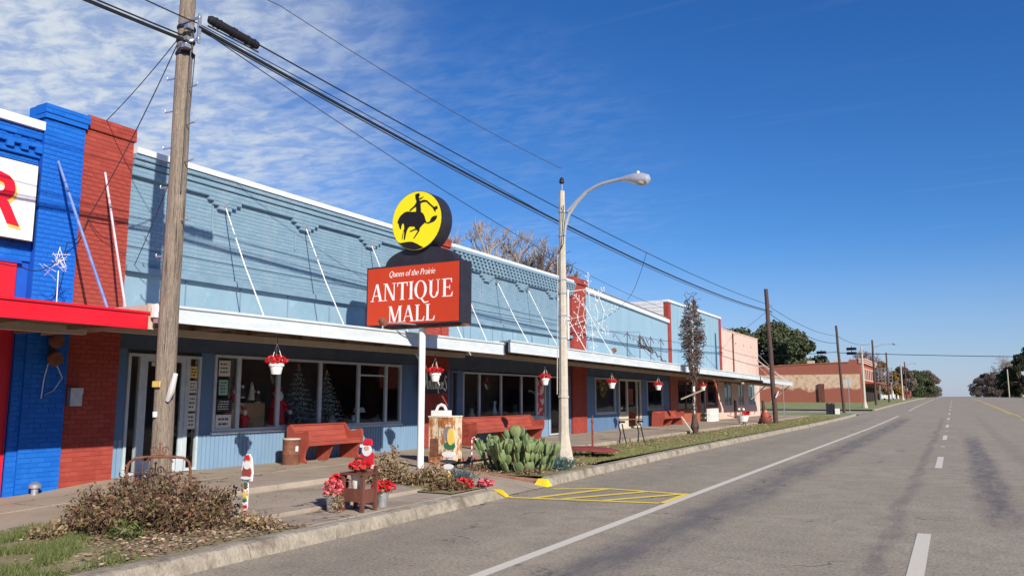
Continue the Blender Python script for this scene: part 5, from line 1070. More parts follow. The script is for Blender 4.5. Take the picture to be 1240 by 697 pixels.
for z_, m_ in ((.62,'dgreen'),(.585,'pew'),(.56,'white'),(.43,'dgreen'),(.40,'white'),(.36,'sred'),(.325,'white'),(.30,'dgreen')): MB().prism(disc(sx_+rng.uniform(-.012,.012), z_, .032, .022, 8), 'y', sy_-.03, sy_-.016).build('bell', m_, ss)

# ---------- chair planter group with poinsettias
ch = thing('chair_planter', (-7.02, 8.42, .15), 'old dark brown wooden chair frame used as planter near the kerb', 'chair planter')
cxx, cyy = -7.02, 8.40
for dx, dy, h_ in ((-.17,-.13,.48),(.16,-.13,.48),(-.17,.13,.58),(.16,.13,.58)): MB().box(cxx+dx-.022, cxx+dx+.022, cyy+dy-.022, cyy+dy+.022, .15, .15+h_).build('leg', 'brownwood', ch)
MB().box(cxx-.20, cxx+.19, cyy-.17, cyy+.17, .625, .65).build('seat', 'brownwood', ch); MB().box(cxx-.15, cxx+.15, cyy-.15, cyy-.13, .28, .45).build('front_board', 'brownwood', ch); MB().box(cxx+.15, cxx+.17, cyy-.12, cyy+.12, .26, .44).build('side_board', 'brownwood', ch)
MB().box(cxx-.19, cxx-.04, cyy+.11, cyy+.14, .65, .83).build('back_board', 'brownwood', ch)
def potted(x, y, z, r, h, mpot, label, fl, nf, fr, name='potted_poinsettia'):
    p = thing(name, (x, y, z), label, 'potted plant'); MB().lathe((x,y,z), [(r*.78,0),(r*.8,.01),(r,h*.92),(r*1.06,h*.93),(r*1.06,h),(r*.9,h)], 16).build('pot', mpot, p, True)
    flowers(p, (x,y,z+h+fr[2]*.45), fr, nf, fl, .06); flowers(p, (x,y,z+h+fr[2]*.25), fr, nf//5, 'grass', .06, 'foliage')
    if mpot == 'galv': MB().tube([(x-r,y,z+h),(x-r*.7,y-r*.8,z+h*.7),(x+r*.5,y-r*.95,z+h*.7),(x+r,y,z+h)], .005, 5).build('handle', 'galv', p)
    return p
potted(cxx-.02, cyy-.0, .375, .10, .245, 'cream', 'cream crock hanging in the chair planter with red poinsettia above', 'litred', 10, (.05,.05,.03))
potted(cxx+.01, cyy-.02, .652, .08, .045, 'brownwood', 'low dish of red poinsettias on the seat of the chair planter', 'litred', 380, (.165,.12,.075))
potted(-7.28, 8.18, .152, .095, .215, 'galv', 'galvanised bucket with pink poinsettias left of the chair planter', 'litpink', 340, (.145,.14,.14))
potted(-7.40, 8.42, .152, .08, .27, 'galv', 'smaller bucket with deep red poinsettias behind the pink ones', 'litred', 360, (.14,.13,.13))
potted(-6.98, 8.84, .152, .09, .22, 'galv', 'galvanised bucket with red poinsettias right of the chair planter', 'litred', 380, (.18,.15,.09))
p = thing('dry_plant', (-7.30, 8.15, .15), 'small dried brown plant at the foot of the chair planter', 'plant'); P = blob((-7.14,8.10,.26), (.10,.09,.14), 160, .1); V, F = leaves(P, .05, .35); npmesh('dry_leaves', V, F, 'drypale', p)
bd = thing('santa_board', (-7.05, 8.60, .70), 'red and white painted wooden santa cutout standing on the chair planter', 'cutout')
bx_, by_ = -7.06, 8.585
MB().prism([(bx_-.14,.76),(bx_+.14,.76),(bx_+.13,.86),(bx_+.15,.94),(bx_+.12,.99),(bx_-.11,.99),(bx_-.15,.93),(bx_-.13,.86)], 'y', by_, by_+.02).build('coat', 'sred', bd)
MB().prism([(bx_-.15,.72),(bx_+.14,.72),(bx_+.14,.78),(bx_-.15,.79)], 'y', by_-.004, by_+.024).build('fur_trim', 'white', bd)
MB().prism(disc(bx_,1.02,.10,.10,20), 'y', by_-.012, by_-.001).build('beard', 'white', bd); MB().prism(disc(bx_+.01,1.06,.055,.035), 'y', by_-.02, by_-.013).build('face', 'skin', bd)
MB().prism([(bx_-.09,1.10),(bx_+.10,1.10),(bx_+.10,1.17),(bx_+.06,1.21),(bx_-.03,1.22),(bx_-.08,1.17)], 'y', by_-.012, by_+.02).build('hat', 'sred', bd); MB().prism(disc(bx_-.11,1.09,.035,.03), 'y', by_-.018, by_-.0125).build('fur_brim', 'white', bd)
for dx in (-.02,.04): MB().prism(disc(bx_+dx,1.065,.007,.009,8), 'y', by_-.023, by_-.0205).build('eye', 'ink', bd)
MB().box(bx_-.015, bx_+.015, by_+.003, by_+.017, .70, .76).build('stake', 'brownwood', bd)

for ch_ in bd.children:
    for v_ in ch_.data.vertices:
        v_.co.x = (v_.co.x + (bd.location.x-bx_))*.80 - (bd.location.x-bx_); v_.co.z = (v_.co.z)*.80 - .03
# ---------- rusty garden gate in front of the pole
gt = thing('garden_gate', (-9.2, 6.9, .2), 'rusty ornamental iron garden gate panel standing in the dry shrub', 'gate')
ga, gb = Vector((-9.22, 6.50, .12)), Vector((-8.62, 6.98, .12)); gd = gb-ga; gp = lambda u, z: ga + gd*u + Vector((0,0,z))
top = [gp(0,0), gp(0,.60), gp(.03,.70), gp(.12,.755), gp(.3,.77), gp(.7,.77), gp(.88,.755), gp(.97,.70), gp(1,.60), gp(1,0)]
MB().tube(top, .017, 8).build('outer_frame', 'rust', gt, True)
for k_, z_ in enumerate((.18,.32,.46,.58)): MB().tube([gp(0,z_), gp(1,z_)], .004, 4).build('wire', 'rust', gt)
for u in np.linspace(.12, .88, 7): MB().tube([gp(u,.05), gp(u,.755)], .004, 4).build('wire', 'rust', gt)
MB().tube([gp(.28,.70), gp(.34,.75), gp(.42,.79), gp(.5,.80), gp(.58,.79), gp(.66,.75), gp(.72,.70)], .010, 6).build('arch_bar', 'rust', gt, True)
for sgn in (-1, 1):
    MB().tube([gp(.5+sgn*(.03+.065*(1-t_)*math.cos(t_*9)+.05), .845+.06*(1-t_)*math.sin(t_*9)) for t_ in np.linspace(0, .85, 16)], .008, 5).build('scroll', 'rust', gt)
MB().tube([gp(.5,.80), gp(.5,.93)], .010, 6).sphere(gp(.5,.94), .018, 8, 5).build('finial', 'rust', gt)
MB().tube([gp(-.03,.66), gp(.03,.66)], .02, 6).build('hinge', 'rust', gt); MB().tube([gp(.97,.5), gp(1.1,.5)], .012, 6).build('latch', 'rust', gt)

# ---------- dry shrubs
def shrub(name, blobs, m, label, nstem=60, size=.05, cat='shrub', asp=.45, stem='darkb', z0=.16, stemh=1.0):
    c0 = blobs[0][0]; s = thing(name, (c0[0], c0[1], z0), label, cat); Ps = []; st = MB()
    for c, r, n in blobs:
        nb = max(6, n//45)
        for _ in range(nb):          # twig sprays carrying leaves
            a_ = rng.uniform(0, 2*PI); q = rng.uniform(0, 1)**.6; b0 = np.array([c[0]+r[0]*.45*q*math.cos(a_), c[1]+r[1]*.45*q*math.sin(a_), z0]); hh = (c[2]+r[2]-z0)*math.sqrt(max(.08, 1-(q*.95)**2))*rng.uniform(.65,1.12)*stemh
            tip = np.array([c[0]+r[0]*(1.05*q)*math.cos(a_)+rng.normal()*.05, c[1]+r[1]*(1.05*q)*math.sin(a_)+rng.normal()*.05, z0+hh]); mid = (b0+tip)/2 + np.array([0,0,.12*hh]) + rng.normal(size=3)*.03
            tt = np.linspace(.12, 1, 7); pts = [b0*(1-t)**2 + 2*mid*t*(1-t) + tip*t*t for t in tt]; st.tube([tuple(p) for p in pts], [.007]*6+[.003], 3, False)
            k_ = max(6, int(n/nb)); ti = rng.uniform(.25, 1, k_)
            Ps.append(np.array([b0*(1-t)**2 + 2*mid*t*(1-t) + tip*t*t for t in ti]) + rng.normal(size=(k_,3))*np.array([.05,.05,.035]))
    P = np.concatenate(Ps); P[:,2] = np.maximum(P[:,2], z0+.01); V, F = leaves(P, size, asp, .2, .65); npmesh('foliage', V, F, m, s); st.build('stems', stem, s, kind='stuff'); return s
shrub('dry_shrub', [((-8.75,6.55,.30),(.62,.62,.44),2900), ((-8.25,6.85,.28),(.55,.5,.36),2100), ((-9.05,6.1,.28),(.4,.5,.30),1200)], 'dry', 'dried brown shrub growing round the gate at the foot of the pole', size=.048)
shrub('dry_shrub', [((-8.05,5.95,.25),(.5,.5,.30),2300), ((-7.75,6.35,.22),(.5,.5,.20),1500), ((-8.35,5.55,.24),(.45,.35,.24),1200)], 'dry', 'low spreading brown shrub between the gate and the kerb', size=.046)
shrub('dry_shrub', [((-8.45,5.2,.2),(.35,.3,.10),350), ((-7.15,6.7,.20),(.35,.35,.12),700)], 'drypale', 'thin tan weeds at the edges of the brown shrub bed', size=.045)
shrub('green_weed', [((-7.75,5.55,.2),(.16,.16,.14),260)], 'grass', 'bright green weed tuft in front of the brown shrub', size=.07, asp=.2)
shrub('dry_shrub', [((-8.6,10.95,.30),(.50,.42,.24),2100), ((-7.8,11.05,.28),(.55,.42,.22),2200)], 'drypale', 'tan dried plant bed at the foot of the white sign post', size=.052)
shrub('dry_shrub', [((-8.95,11.4,.34),(.30,.25,.58),420)], 'drypale', 'taller sparse dried stems beside the white sign post', size=.07, asp=.4)
shrub('dry_shrub', [((-7.2,10.85,.20),(.35,.35,.12),900)], 'dry', 'low brown leaf clump between the tan bed and the kerb', size=.05)
shrub('juniper', [((-7.35,11.35,.30),(.33,.26,.20),1500)], 'teal', 'small blue green juniper behind the red flowers at the kerb', size=.04, asp=.3)
shrub('juniper', [((-7.45,14.75,.28),(.50,.42,.20),2300), ((-7.15,15.1,.26),(.28,.3,.18),900)], 'teal', 'low blue green juniper between cactus and light pole', size=.045, asp=.3)
p = thing('flower_clump', (-7.0, 11.15, .16), 'red artificial flowers lying at the ramp corner', 'flowers'); flowers(p, (-7.05,11.05,.25), (.17,.14,.09), 300, 'litred', .06); flowers(p, (-6.85,11.38,.24), (.17,.10,.08), 200, 'litpink', .06, 'flowers')
shrub('dry_grass', [((-8.4,13.75,.22),(.5,.16,.10),500),((-7.3,13.8,.2),(.35,.14,.08),350)], 'drypale', 'dry grass tufts along the rusty cactus bed edging', size=.05, asp=.2)

# ---------- prickly pear
pc = thing('prickly_pear', (-7.7, 14.2, .2), 'large green prickly pear cactus in front of the long red pew', 'cactus')
nt_ = M['cactus'].node_tree; b_ = nt_.nodes['Principled BSDF']; old = b_.inputs['Base Color'].links[0].from_socket; oi = nt_.nodes.new('ShaderNodeObjectInfo'); rp_ = nt_.nodes.new('ShaderNodeValToRGB'); nt_.links.new(oi.outputs['Random'], rp_.inputs[0])
rp_.color_ramp.elements[0].color = (.75,.85,.75,1); rp_.color_ramp.elements[1].color = (1.35,1.15,.95,1); e_ = rp_.color_ramp.elements.new(.9); e_.color = (1.0,1.0,.9,1)
mx_ = nt_.nodes.new('ShaderNodeMixRGB'); mx_.blend_type = 'MULTIPLY'; mx_.inputs[0].default_value = 1; nt_.links.new(old, mx_.inputs[1]); nt_.links.new(rp_.outputs[0], mx_.inputs[2])
vo_ = nt_.nodes.new('ShaderNodeTexVoronoi'); vo_.inputs['Scale'].default_value = 9; tc_ = nt_.nodes.new('ShaderNodeTexCoord'); nt_.links.new(tc_.outputs['Object'], vo_.inputs['Vector']); mr_ = nt_.nodes.new('ShaderNodeMapRange'); mr_.inputs[1].default_value = .16; mr_.inputs[2].default_value = .05; nt_.links.new(vo_.outputs['Distance'], mr_.inputs[0])
m2_ = nt_.nodes.new('ShaderNodeMixRGB'); nt_.links.new(mr_.outputs[0], m2_.inputs[0]); nt_.links.new(mx_.outputs[0], m2_.inputs[1]); m2_.inputs[2].default_value = (.42,.36,.22,1); nt_.links.new(m2_.outputs[0], b_.inputs['Base Color'])
padm = {}
for k_ in range(4):
    mb = MB(); n_, m_ = 12, 7; V = []; wob = .06*k_
    for i in range(m_+1):
        th = PI*i/m_
        for j in range(n_):
            a_ = 2*PI*j/n_; r_ = math.sin(th); zz_ = -math.cos(th); shp = .80 + .22*zz_ - .05*zz_*zz_
            V.append((.5*r_*math.cos(a_)*shp*(1+wob*math.sin(a_*2+k_)), .075*r_*math.sin(a_)*(1.1-.25*zz_) + .05*k_*(zz_*zz_)*.5, .5+.5*zz_))
    mb.add(V, [(i*n_+j, i*n_+(j+1)%n_, (i+1)*n_+(j+1)%n_, (i+1)*n_+j) for i in range(m_) for j in range(n_)])
    me = bpy.data.meshes.new('pad'); me.from_pydata(mb.v, [], mb.f); me.polygons.foreach_set('use_smooth', [True]*len(me.polygons)); me.materials.append(M['cactus']); padm[k_] = me
npad = 0; queue = []
def pad(base, dirv, size, depth, yaw):
    global npad
    o = bpy.data.objects.new('pad', padm[rng.integers(0, 4)]); C.objects.link(o); o.parent = pc; ORG[o.name] = ORG[pc.name]; npad += 1
    d_ = Vector(dirv).normalized(); q = d_.to_track_quat('Z', 'Y') @ Matrix.Rotation(yaw, 3, 'Z').to_quaternion()
    o.rotation_mode = 'QUATERNION'; o.rotation_quaternion = q; o.location = Vector(base) - ORG[pc.name]; w_ = rng.uniform(.58, .85); o.scale = (size*w_, size*rng.uniform(.8,1.2), size)
    if depth <= 0: return
    side = q @ Vector((1,0,0)); n2 = rng.integers(1, 4) if depth > 1 else rng.integers(1, 3)
    for i in range(n2):
        t = rng.uniform(-.9, .9); nb = Vector(base) + d_*size*(.93-.28*abs(t)) + side*size*.40*t*w_
        nd = (d_ + side*t*.45 + Vector(rng.normal(size=3))*.14 + Vector((0,0,.35))).normalized()
        queue.append((nb, nd, size*rng.uniform(.86, 1.04), depth-1, yaw*.5 + rng.uniform(-.8, .8)))
for i in range(38):
    a_ = i*2.4+rng.uniform(-.3,.3); q = (i/38)**.5; bx2, by2 = -7.72+.66*q*math.cos(a_), 14.12+.50*q*math.sin(a_); c_ = 1-q*.4
    if bx2 > -7.2 and by2 > 14.6: continue
    queue.append(((bx2, by2, .17), (math.cos(a_)*q*.62-.03, math.sin(a_)*q*.5-.05, 1), rng.uniform(.215,.275), int(round(1.6+2.4*c_)), rng.uniform(-.8,.8)))
while queue and npad < 300: pad(*queue.pop(0))

# ---------- verge objects
hr = thing('disc_stand', (-8.0, 18.3, .2), 'rusty red farm disc threaded on an upright post on the verge', 'farm disc')
MB().tube([(-8.0,18.5,.12),(-8.0,18.5,1.02)], .026, 8).build('post', 'maroon', hr, True); MB().lathe((-8.0,18.5,.36), [(.05,.05),(.35,.035),(.66,.0),(.68,-.015),(.62,-.03),(.35,.0),(.05,.02)], 28, Matrix.Rotation(math.radians(3), 3, 'Y')).build('disc', 'maroon', hr, True)
MB().lathe((-8.0,18.5,1.0), [(.03,0),(.045,.02),(.02,.12),(.005,.2)], 8).build('finial', 'rust', hr, True)
rl = thing('hitching_rail', (-9.05, 24.1, .2), 'old timber rail resting on two bent dark metal legs at the verge', 'hitching rail')
for yy, xx in ((23.75,-9.25),(24.6,-8.95)):
    MB().tube([(xx-.10,yy,.15),(xx-.06,yy,.5),(xx-.12,yy,.78),(xx-.04,yy,.86)], .022, 6).build('leg', 'black', rl, True); MB().tube([(xx+.14,yy,.15),(xx+.06,yy,.5),(xx+.0,yy,.80)], .022, 6).build('leg', 'black', rl, True); MB().box(xx-.11, xx+.09, yy-.04, yy+.04, .83, .89).build('cap_block', 'black', rl)
MB().tube([(-9.3,23.6,.93),(-8.9,24.75,.93)], .02, 7).build('rail', 'rust', rl)
# vine covered post
vp = thing('vine_post', (-9.0, 31.0, .2), 'thin pale post wrapped in bare brown vines beyond the canopy edge', 'post')
vx, vy = -9.1, 31.3
MB().tube([(vx,vy,.1),(vx,vy,3.0),(vx,vy,5.45)], .05, 8).build('post', 'white', vp, True)
for i in range(8): MB().lathe((vx,vy,.5+i*.32), [(.055,0),(.056,.0),(.056,.10),(.055,.10)], 8).build('painted_band', 'conpole', vp)
mb = MB(); VP = []
for i in range(300):
    z_ = rng.uniform(2.3,5.5) if i > 40 else rng.uniform(.2,2.6); env = .5*math.exp(-((z_-4.2)/1.15)**2)+.12 if z_ > 2.3 else .10; a_ = rng.uniform(0, 2*PI); pts = []
    for k_ in range(7):
        r_ = env*rng.uniform(.15, 1.0); a_ += rng.uniform(-.9, .9); pts.append((vx+r_*math.cos(a_), vy+r_*math.sin(a_), z_)); z_ += rng.uniform(-.22, .18)
    mb.tube(pts, .013, 3, False); VP += pts
mb.build('vines', 'vine', vp, kind='stuff'); V, F = leaves(np.array(VP[::7])+rng.normal(size=(len(VP[::7]),3))*.06, .075, .5); npmesh('dead_leaves', V, F, 'dry', vp)
mb = MB()
for i in range(60):
    a_ = rng.uniform(0, 2*PI); mb.tube([(vx+.05*math.cos(a_),vy+.05*math.sin(a_),.15),(vx+.16*math.cos(a_),vy+.16*math.sin(a_),.45),(vx+.08*math.cos(a_+1),vy+.08*math.sin(a_+1),.95)], .014, 4, False)
mb.build('vine_base', 'vine', vp, kind='stuff')
MB().tube([(vx-.5,vy-.1,1.55),(vx+.42,vy-.1,1.92)], .035, 5).build('cross_board', 'tanbeam', vp); MB().tube([(vx-.5,vy-.15,.85),(vx-.1,vy-.1,.25)], .04, 5).build('lower_board', 'tanbeam', vp)
MB().tube([(vx,vy,5.4),(vx+.06,vy,5.55),(vx+.18,vy,5.55)], .05, 6).build('lamp_bracket', 'galv', vp)
# metal art on the canopy
ma = thing('roof_ornament', (-9.7, 26.5, 2.95), 'twisted dark wire animal ornament standing on the canopy', 'ornament')
mb = MB(); oy = 27.0
for yy in (26.3, 27.6, 28.8, 30.0): mb.tube([(-10.0,yy,2.9),(-10.0,yy+.05,3.95)], .015, 4); mb.tube([(-10.0,yy-.3,3.75),(-10.0,yy+.05,3.9),(-10.0,yy+.4,3.7)], .014, 4)
for i in range(16): a_ = rng.uniform(0, 2*PI); mb.tube([(-10.0+rng.normal()*.05, 27.9+.35*math.cos(a_), 3.65+.22*math.sin(a_)), (-10.0+rng.normal()*.05, 27.9+.35*math.cos(a_+1.3), 3.65+.22*math.sin(a_+1.3)), (-10.0, 28.3+i*.05, 3.55-.02*i)], .009, 4)
for yy, zz2 in ((28.5,3.5),(29.0,3.35),(29.6,3.2),(30.2,3.05)): mb.tube([(-10.0,yy,zz2),(-9.98,yy+.3,zz2+.02),(-10.0,yy+.6,zz2-.16)], .022, 5)
mb.build('wire_body', 'creo', ma, kind='stuff')
# lattice blocks, wheelbarrow planter, santa by the pole
lb = thing('vent_block_stack', (-11.9, 44.8, .28), 'white pierced concrete block planter against the brown shopfront', 'planter')
for r_ in range(2):
    for c_ in range(4):
        yy = 44.0+c_*.45; zz2 = .28+r_*.36; MB().box(-12.1,-11.9,yy,yy+.44,zz2,zz2+.05).box(-12.1,-11.9,yy,yy+.44,zz2+.30,zz2+.35).box(-12.1,-11.9,yy,yy+.08,zz2+.05,zz2+.30).box(-12.1,-11.9,yy+.36,yy+.44,zz2+.05,zz2+.30).build('block', 'pailw', lb)
wb = thing('wheelbarrow_planter', (-9.6, 41.5, .2), 'white tub planter on legs with red flowers and small figures', 'planter')
wx, wy = -9.35, 40.6
MB().lathe((wx,wy,.42), [(.22,0),(.34,.30),(.36,.31),(.30,.30)], 14).build('tub', 'pailw', wb, True)
for dx, dy in ((-.18,-.15),(.18,-.15),(0,.2)): MB().tube([(wx+dx,wy+dy,.15),(wx+dx*.8,wy+dy*.8,.45)], .025, 5).build('leg', 'rust', wb)
MB().tube([(wx-.3,wy,.6),(wx-.75,wy-.1,.72)], .02, 5).build('handle', 'rust', wb)
flowers(wb, (wx+.18,wy,.82), (.22,.2,.13), 200, 'litred', .09); P = blob((wx-.1,wy,.95), (.16,.15,.22), 90, .2); V, F = leaves(P, .08, .5); npmesh('dry_twigs', V, F, 'drypale', wb)
for dx in (-.16,.06): MB().sphere((wx+dx,wy-.05,1.02), .07).build('figure_head', 'pailw', wb, True)
st = thing('santa_planter', (-9.2, 44.8, .2), 'squat red santa figure in a dark basket beside the dark pole', 'figure')
sx2, sy2 = -9.05, 44.6
MB().lathe((sx2,sy2,.17), [(.28,0),(.36,.15),(.33,.32),(.2,.34)], 12).build('basket', 'brownwood', st, True); MB().lathe((sx2,sy2,.48), [(.26,0),(.27,.15),(.15,.35)], 10).build('coat', 'pew', st, True); MB().sphere((sx2,sy2,.86), .10).build('head', 'skin', st, True); MB().lathe((sx2,sy2,.90), [(.12,0),(.06,.15),(.01,.28)], 8).build('hat', 'rust', st, True); flowers(st, (sx2+.15,sy2-.1,.6), (.2,.15,.12), 80, 'litred', .09)
bn = thing('news_rack', (-8.9, 75.8, .2), 'pair of dark newspaper boxes with a white one beside the side street', 'newspaper box'); by3 = 68.5
for k_, m_ in enumerate(('black','black','pailw')): MB().box(-9.1+.34*k_, -8.80+.34*k_, by3-(.1 if k_ == 2 else 0), by3+.4, gz(by3)+.15, gz(by3)+(.6 if k_ == 2 else .95)).build('box', m_, bn); 
for k_ in range(2): MB().lathe((-8.95+.34*k_,by3+.2,gz(by3)+.95), [(.15,0),(.13,.06),(.06,.1)], 8).build('lid', 'black', bn)
tag(MB().tube([(-13.2,64.4,.1),(-13.2,64.4,1.35)], .12, 8).build('bollard', 'creo', org=(-13.2,64.4,.1)), 'short dark timber post on the grass beyond the pink shop', 'bollard')

# ---------- far poles
P3 = pole(-8.78, 46.0, .15, 7.75, .14, .11, 'creo', 'dark brown wooden utility pole beyond the canopy end', lean=(-.22,0))
MB().tube([(-8.70,45.84,1.6),(-8.52,45.8,1.95)], .04, 5).build('white_tag', 'white', P3)
P4 = pole(-8.8, 77.8, gz(78)+.1, 8.15, .14, .10, 'creo', 'leaning dark wooden pole carrying the signal wires', lean=(-.28,0))
P5 = thing('street_light', (-8.5, 94, gz(94)), 'far concrete street light just right of the red brick building', 'street light'); conc_pole(P5, -8.5, 94, gz(94)+.1, 7.1, .15, .09)
P6 = pole(-8.8, 112, gz(112)+.1, 8.95, .15, .11, 'creo', 'dark wooden pole with a street lamp above the orange tree'); MB().tube([(-8.8,112,7.9),(-7.6,112,8.35),(-6.6,112,8.35)], .05, 6).build('arm', 'alum', P6); MB().sphere((-6.2,112,8.35), .3, 10, 6, (1,1,.5)).build('lamp_head', 'alum', P6, True)
pole(-9, 139, gz(139), 8.65, .15, .11, 'creo', 'dark wooden pole in front of the orange tree')
P7 = thing('street_light', (-9, 178, gz(178)), 'farthest concrete street light by the kerb', 'street light'); conc_pole(P7, -9, 178, gz(178), 8.15, .17, .12)
P8 = pole(-9.3, 200, gz(200), 9.5, .16, .12, 'creo', 'farthest dark wooden pole on the left side'); MB().tube([(-9.3,200,8.7),(-7.6,200,9.1)], .06, 5).build('arm', 'alum', P8); MB().sphere((-7.1,200,9.1), .35, 8, 5, (1,1,.4)).build('lamp_head', 'alum', P8, True)
RL = thing('street_light', (14, 150, gz(150)), 'street lamp reaching in from the right edge of the picture', 'street light'); conc_pole(RL, 18.2, 150, gz(150), 7.3, .15, .1); MB().tube([(18.2,150,6.9),(16.6,150,7.35),(14.6,150,7.4)], .05, 6).build('arm', 'alum', RL); MB().sphere((14.3,150,7.38), .34, 8, 5, (1,1,.5)).build('lamp_head', 'alum', RL, True)
cable([(-9.05,78,5.66),(30,78,4.6)], .03, 'signal span wire crossing high over the road', .35, n=30)
cable([(-9.05,78,5.75),(-26,78,5.9)], .025, 'span wire running left from the leaning pole to the trees', .3)
def signal(x, y, z, lb):
    s = thing('traffic_signal', (x, y, z), lb, 'traffic signal', 'traffic signals on the span wires'); MB().box(x-.42, x+.42, y-.1, y+.1, z-.12, z+.12).build('housing', 'signalblk', s)
    for i, m_ in enumerate(('sred','sticker','dgreen')): MB().lathe((x-.27+.27*i,y+.12,z), [(.10,-.01),(.09,.01)], 10, Matrix.Rotation(-PI/2, 3, 'X')).build('lens', 'signalblk', s); MB().tube([(x-.27+.27*i, y-.10, z+.10), (x-.27+.27*i, y-.28, z+.09)], .09, 8, False).build('visor', 'signalblk', s)
    MB().tube([(x,y,z+.12),(x,y,z+.25)], .03, 5).build('hanger', 'signalblk', s)
for x, z, lb in ((-10.5,5.72,'upper traffic signal left of the leaning pole'),(-10.45,5.22,'lower traffic signal left of the leaning pole'),(-7.9,5.98,'upper traffic signal right of the leaning pole'),(-7.9,5.58,'lower traffic signal right of the leaning pole')): signal(x, 78, z, lb)
sg2 = thing('street_sign', (-8.6, 80, gz(80)), 'pale green street name sign on a thin post at the corner', 'street sign'); MB().tube([(-8.55,80,gz(80)),(-8.55,80,3.4)], .035, 6).build('post', 'galv', sg2); MB().box(-8.8,-8.35,79.98,80.0,2.7,3.25).build('sign_plate', 'frame', sg2)
# ---------- old brick building across the side street
RB = thing('brick_building', (-12.5, 135, .5), 'long old red brick building with a faded painted side wall', 'building')
z0 = .2
MB().prism([(-60,z0),(-12.7,z0),(-12.7,7.45),(-14.2,7.45),(-14.2,7.0),(-22,6.75),(-22,6.7),(-34,6.2),(-34,6.15),(-60,5.6)], 'y', 135, 135.5).build('side_wall', 'farwall', RB)
MB().prism([(-60,5.62),(-34,6.18),(-22,6.75),(-14.2,7.02),(-14.2,7.15),(-22,6.92),(-34,6.36),(-60,5.8)], 'y', 134.9, 135.6).build('coping', 'brown', RB)
MB().box(-60,-12.7,135.5,158,5.2,5.4).build('roof', 'roofm', RB); MB().box(-60,-59.6,135.5,158,z0,5.2).build('rear_wall', 'brown', RB); MB().box(-60,-12.7,158,158.3,z0,6.5).build('end_wall', 'brown', RB)
MB().box(-12.7,-12.4,135.02,158,z0,7.2).build('front_wall', 'brown', RB); 
for i in range(7):
    y_ = 136.3+i*3.1; MB().box(-12.4,-12.2,y_-.9,y_+.9,4.2,6.2).build('window_surround', 'pink', RB); MB().box(-12.2,-12.15,y_-.5,y_+.5,4.4,6.0).build('window', 'dark', RB); MB().box(-12.4,-12.3,y_-1.2,y_+1.0,.6,3.2).build('shopfront', 'dark', RB)
for k_ in range(3): MB().box(-12.75-.0,-12.05+.12*k_,134.85,158.2,6.9+.28*k_,7.08+.28*k_).build('cornice', 'pink', RB)
MB().box(-12.4,-10.2,137,157,3.7,3.95).build('front_awning', 'pew', RB); MB().box(-12.42,-12.25,135.05,135.5,.3,6.9).build('corner_pier', 'pink', RB)
for x_ in (-16,-20,-24.5,-28,-32): MB().box(x_-.5,x_+.5,135.6,136.6,6.3+(.3 if x_ > -22 else -.1),7.1 + (.35 if x_ > -22 else -.25)).build('chimney_stub', 'conpole', RB)
MB().box(-18.9,-18.0,134.7,135.0,.4,3.7).build('pipe_chase', 'brownwood', RB)
for y_ in (150,): pass
hs = thing('sign_tower', (-12, 165, .9), 'white lattice sign tower beyond the brick building', 'sign tower'); mb = MB()
for i in range(5): mb.box(-12.4+i*.6,-12.3+i*.6,166,166.1,4.2,7.2); mb.box(-12.5,-9.9,166,166.1,4.3+i*.65,4.4+i*.65)
mb.box(-12.3,-12.1,166,166.2,.8,4.3); mb.box(-10.3,-10.1,166,166.2,.8,4.3); mb.build('lattice', 'galv', hs)
def smallhouse(x, y, w, h, m, lb):
    b_ = thing('house', (x, y, gz(y)), lb, 'house'); z_ = gz(y); MB().box(x-w/2,x+w/2,y,y+8,z_,z_+h).build('wall', m, b_); MB().prism([(x-w/2-.3,z_+h),(x+w/2+.3,z_+h),(x,z_+h+w*.28)], 'y', y-.3, y+8.3).build('roof', 'roofm', b_); MB().box(x+w*.1,x+w*.3,y-.05,y-.001,z_+.9,z_+2.1).build('window', 'dark', b_); MB().box(x-w*.25,x-w*.1,y-.05,y-.001,z_,z_+2.1).build('door', 'brownwood', b_)
smallhouse(-15, 212, 6, 3.0, 'siding', 'small white house far off beyond the orange tree'); smallhouse(-15.5, 260, 7, 3.0, 'farwall', 'small reddish house farther down the left side')
for x_, y_, m_, lb in ((-12.2,186,'pailw','small white parked trailer at the far left roadside'),(-10.8,232,'pew','small red parked van far down the left roadside')):
    v_ = thing('parked_van', (x_, y_, gz(y_)), lb, 'van'); z_ = gz(y_); MB().prism([(y_,z_+.4),(y_+4.2,z_+.4),(y_+4.2,z_+1.1),(y_+3.4,z_+1.9),(y_,z_+2.0)], 'x', x_-.9, x_+.9).build('body', m_, v_); MB().box(x_-.75,x_+.75,y_-.02,y_-.001,z_+1.2,z_+1.8).build('rear_window', 'dark', v_)
    for a_ in (-.9,.75):
        for b_ in (.8,3.4): MB().lathe((x_+a_+.07,y_+b_,z_+.34), [(.34,-.08),(.34,.08)], 10, Matrix.Rotation(PI/2, 3, 'Y')).build('wheel', 'wire', v_)

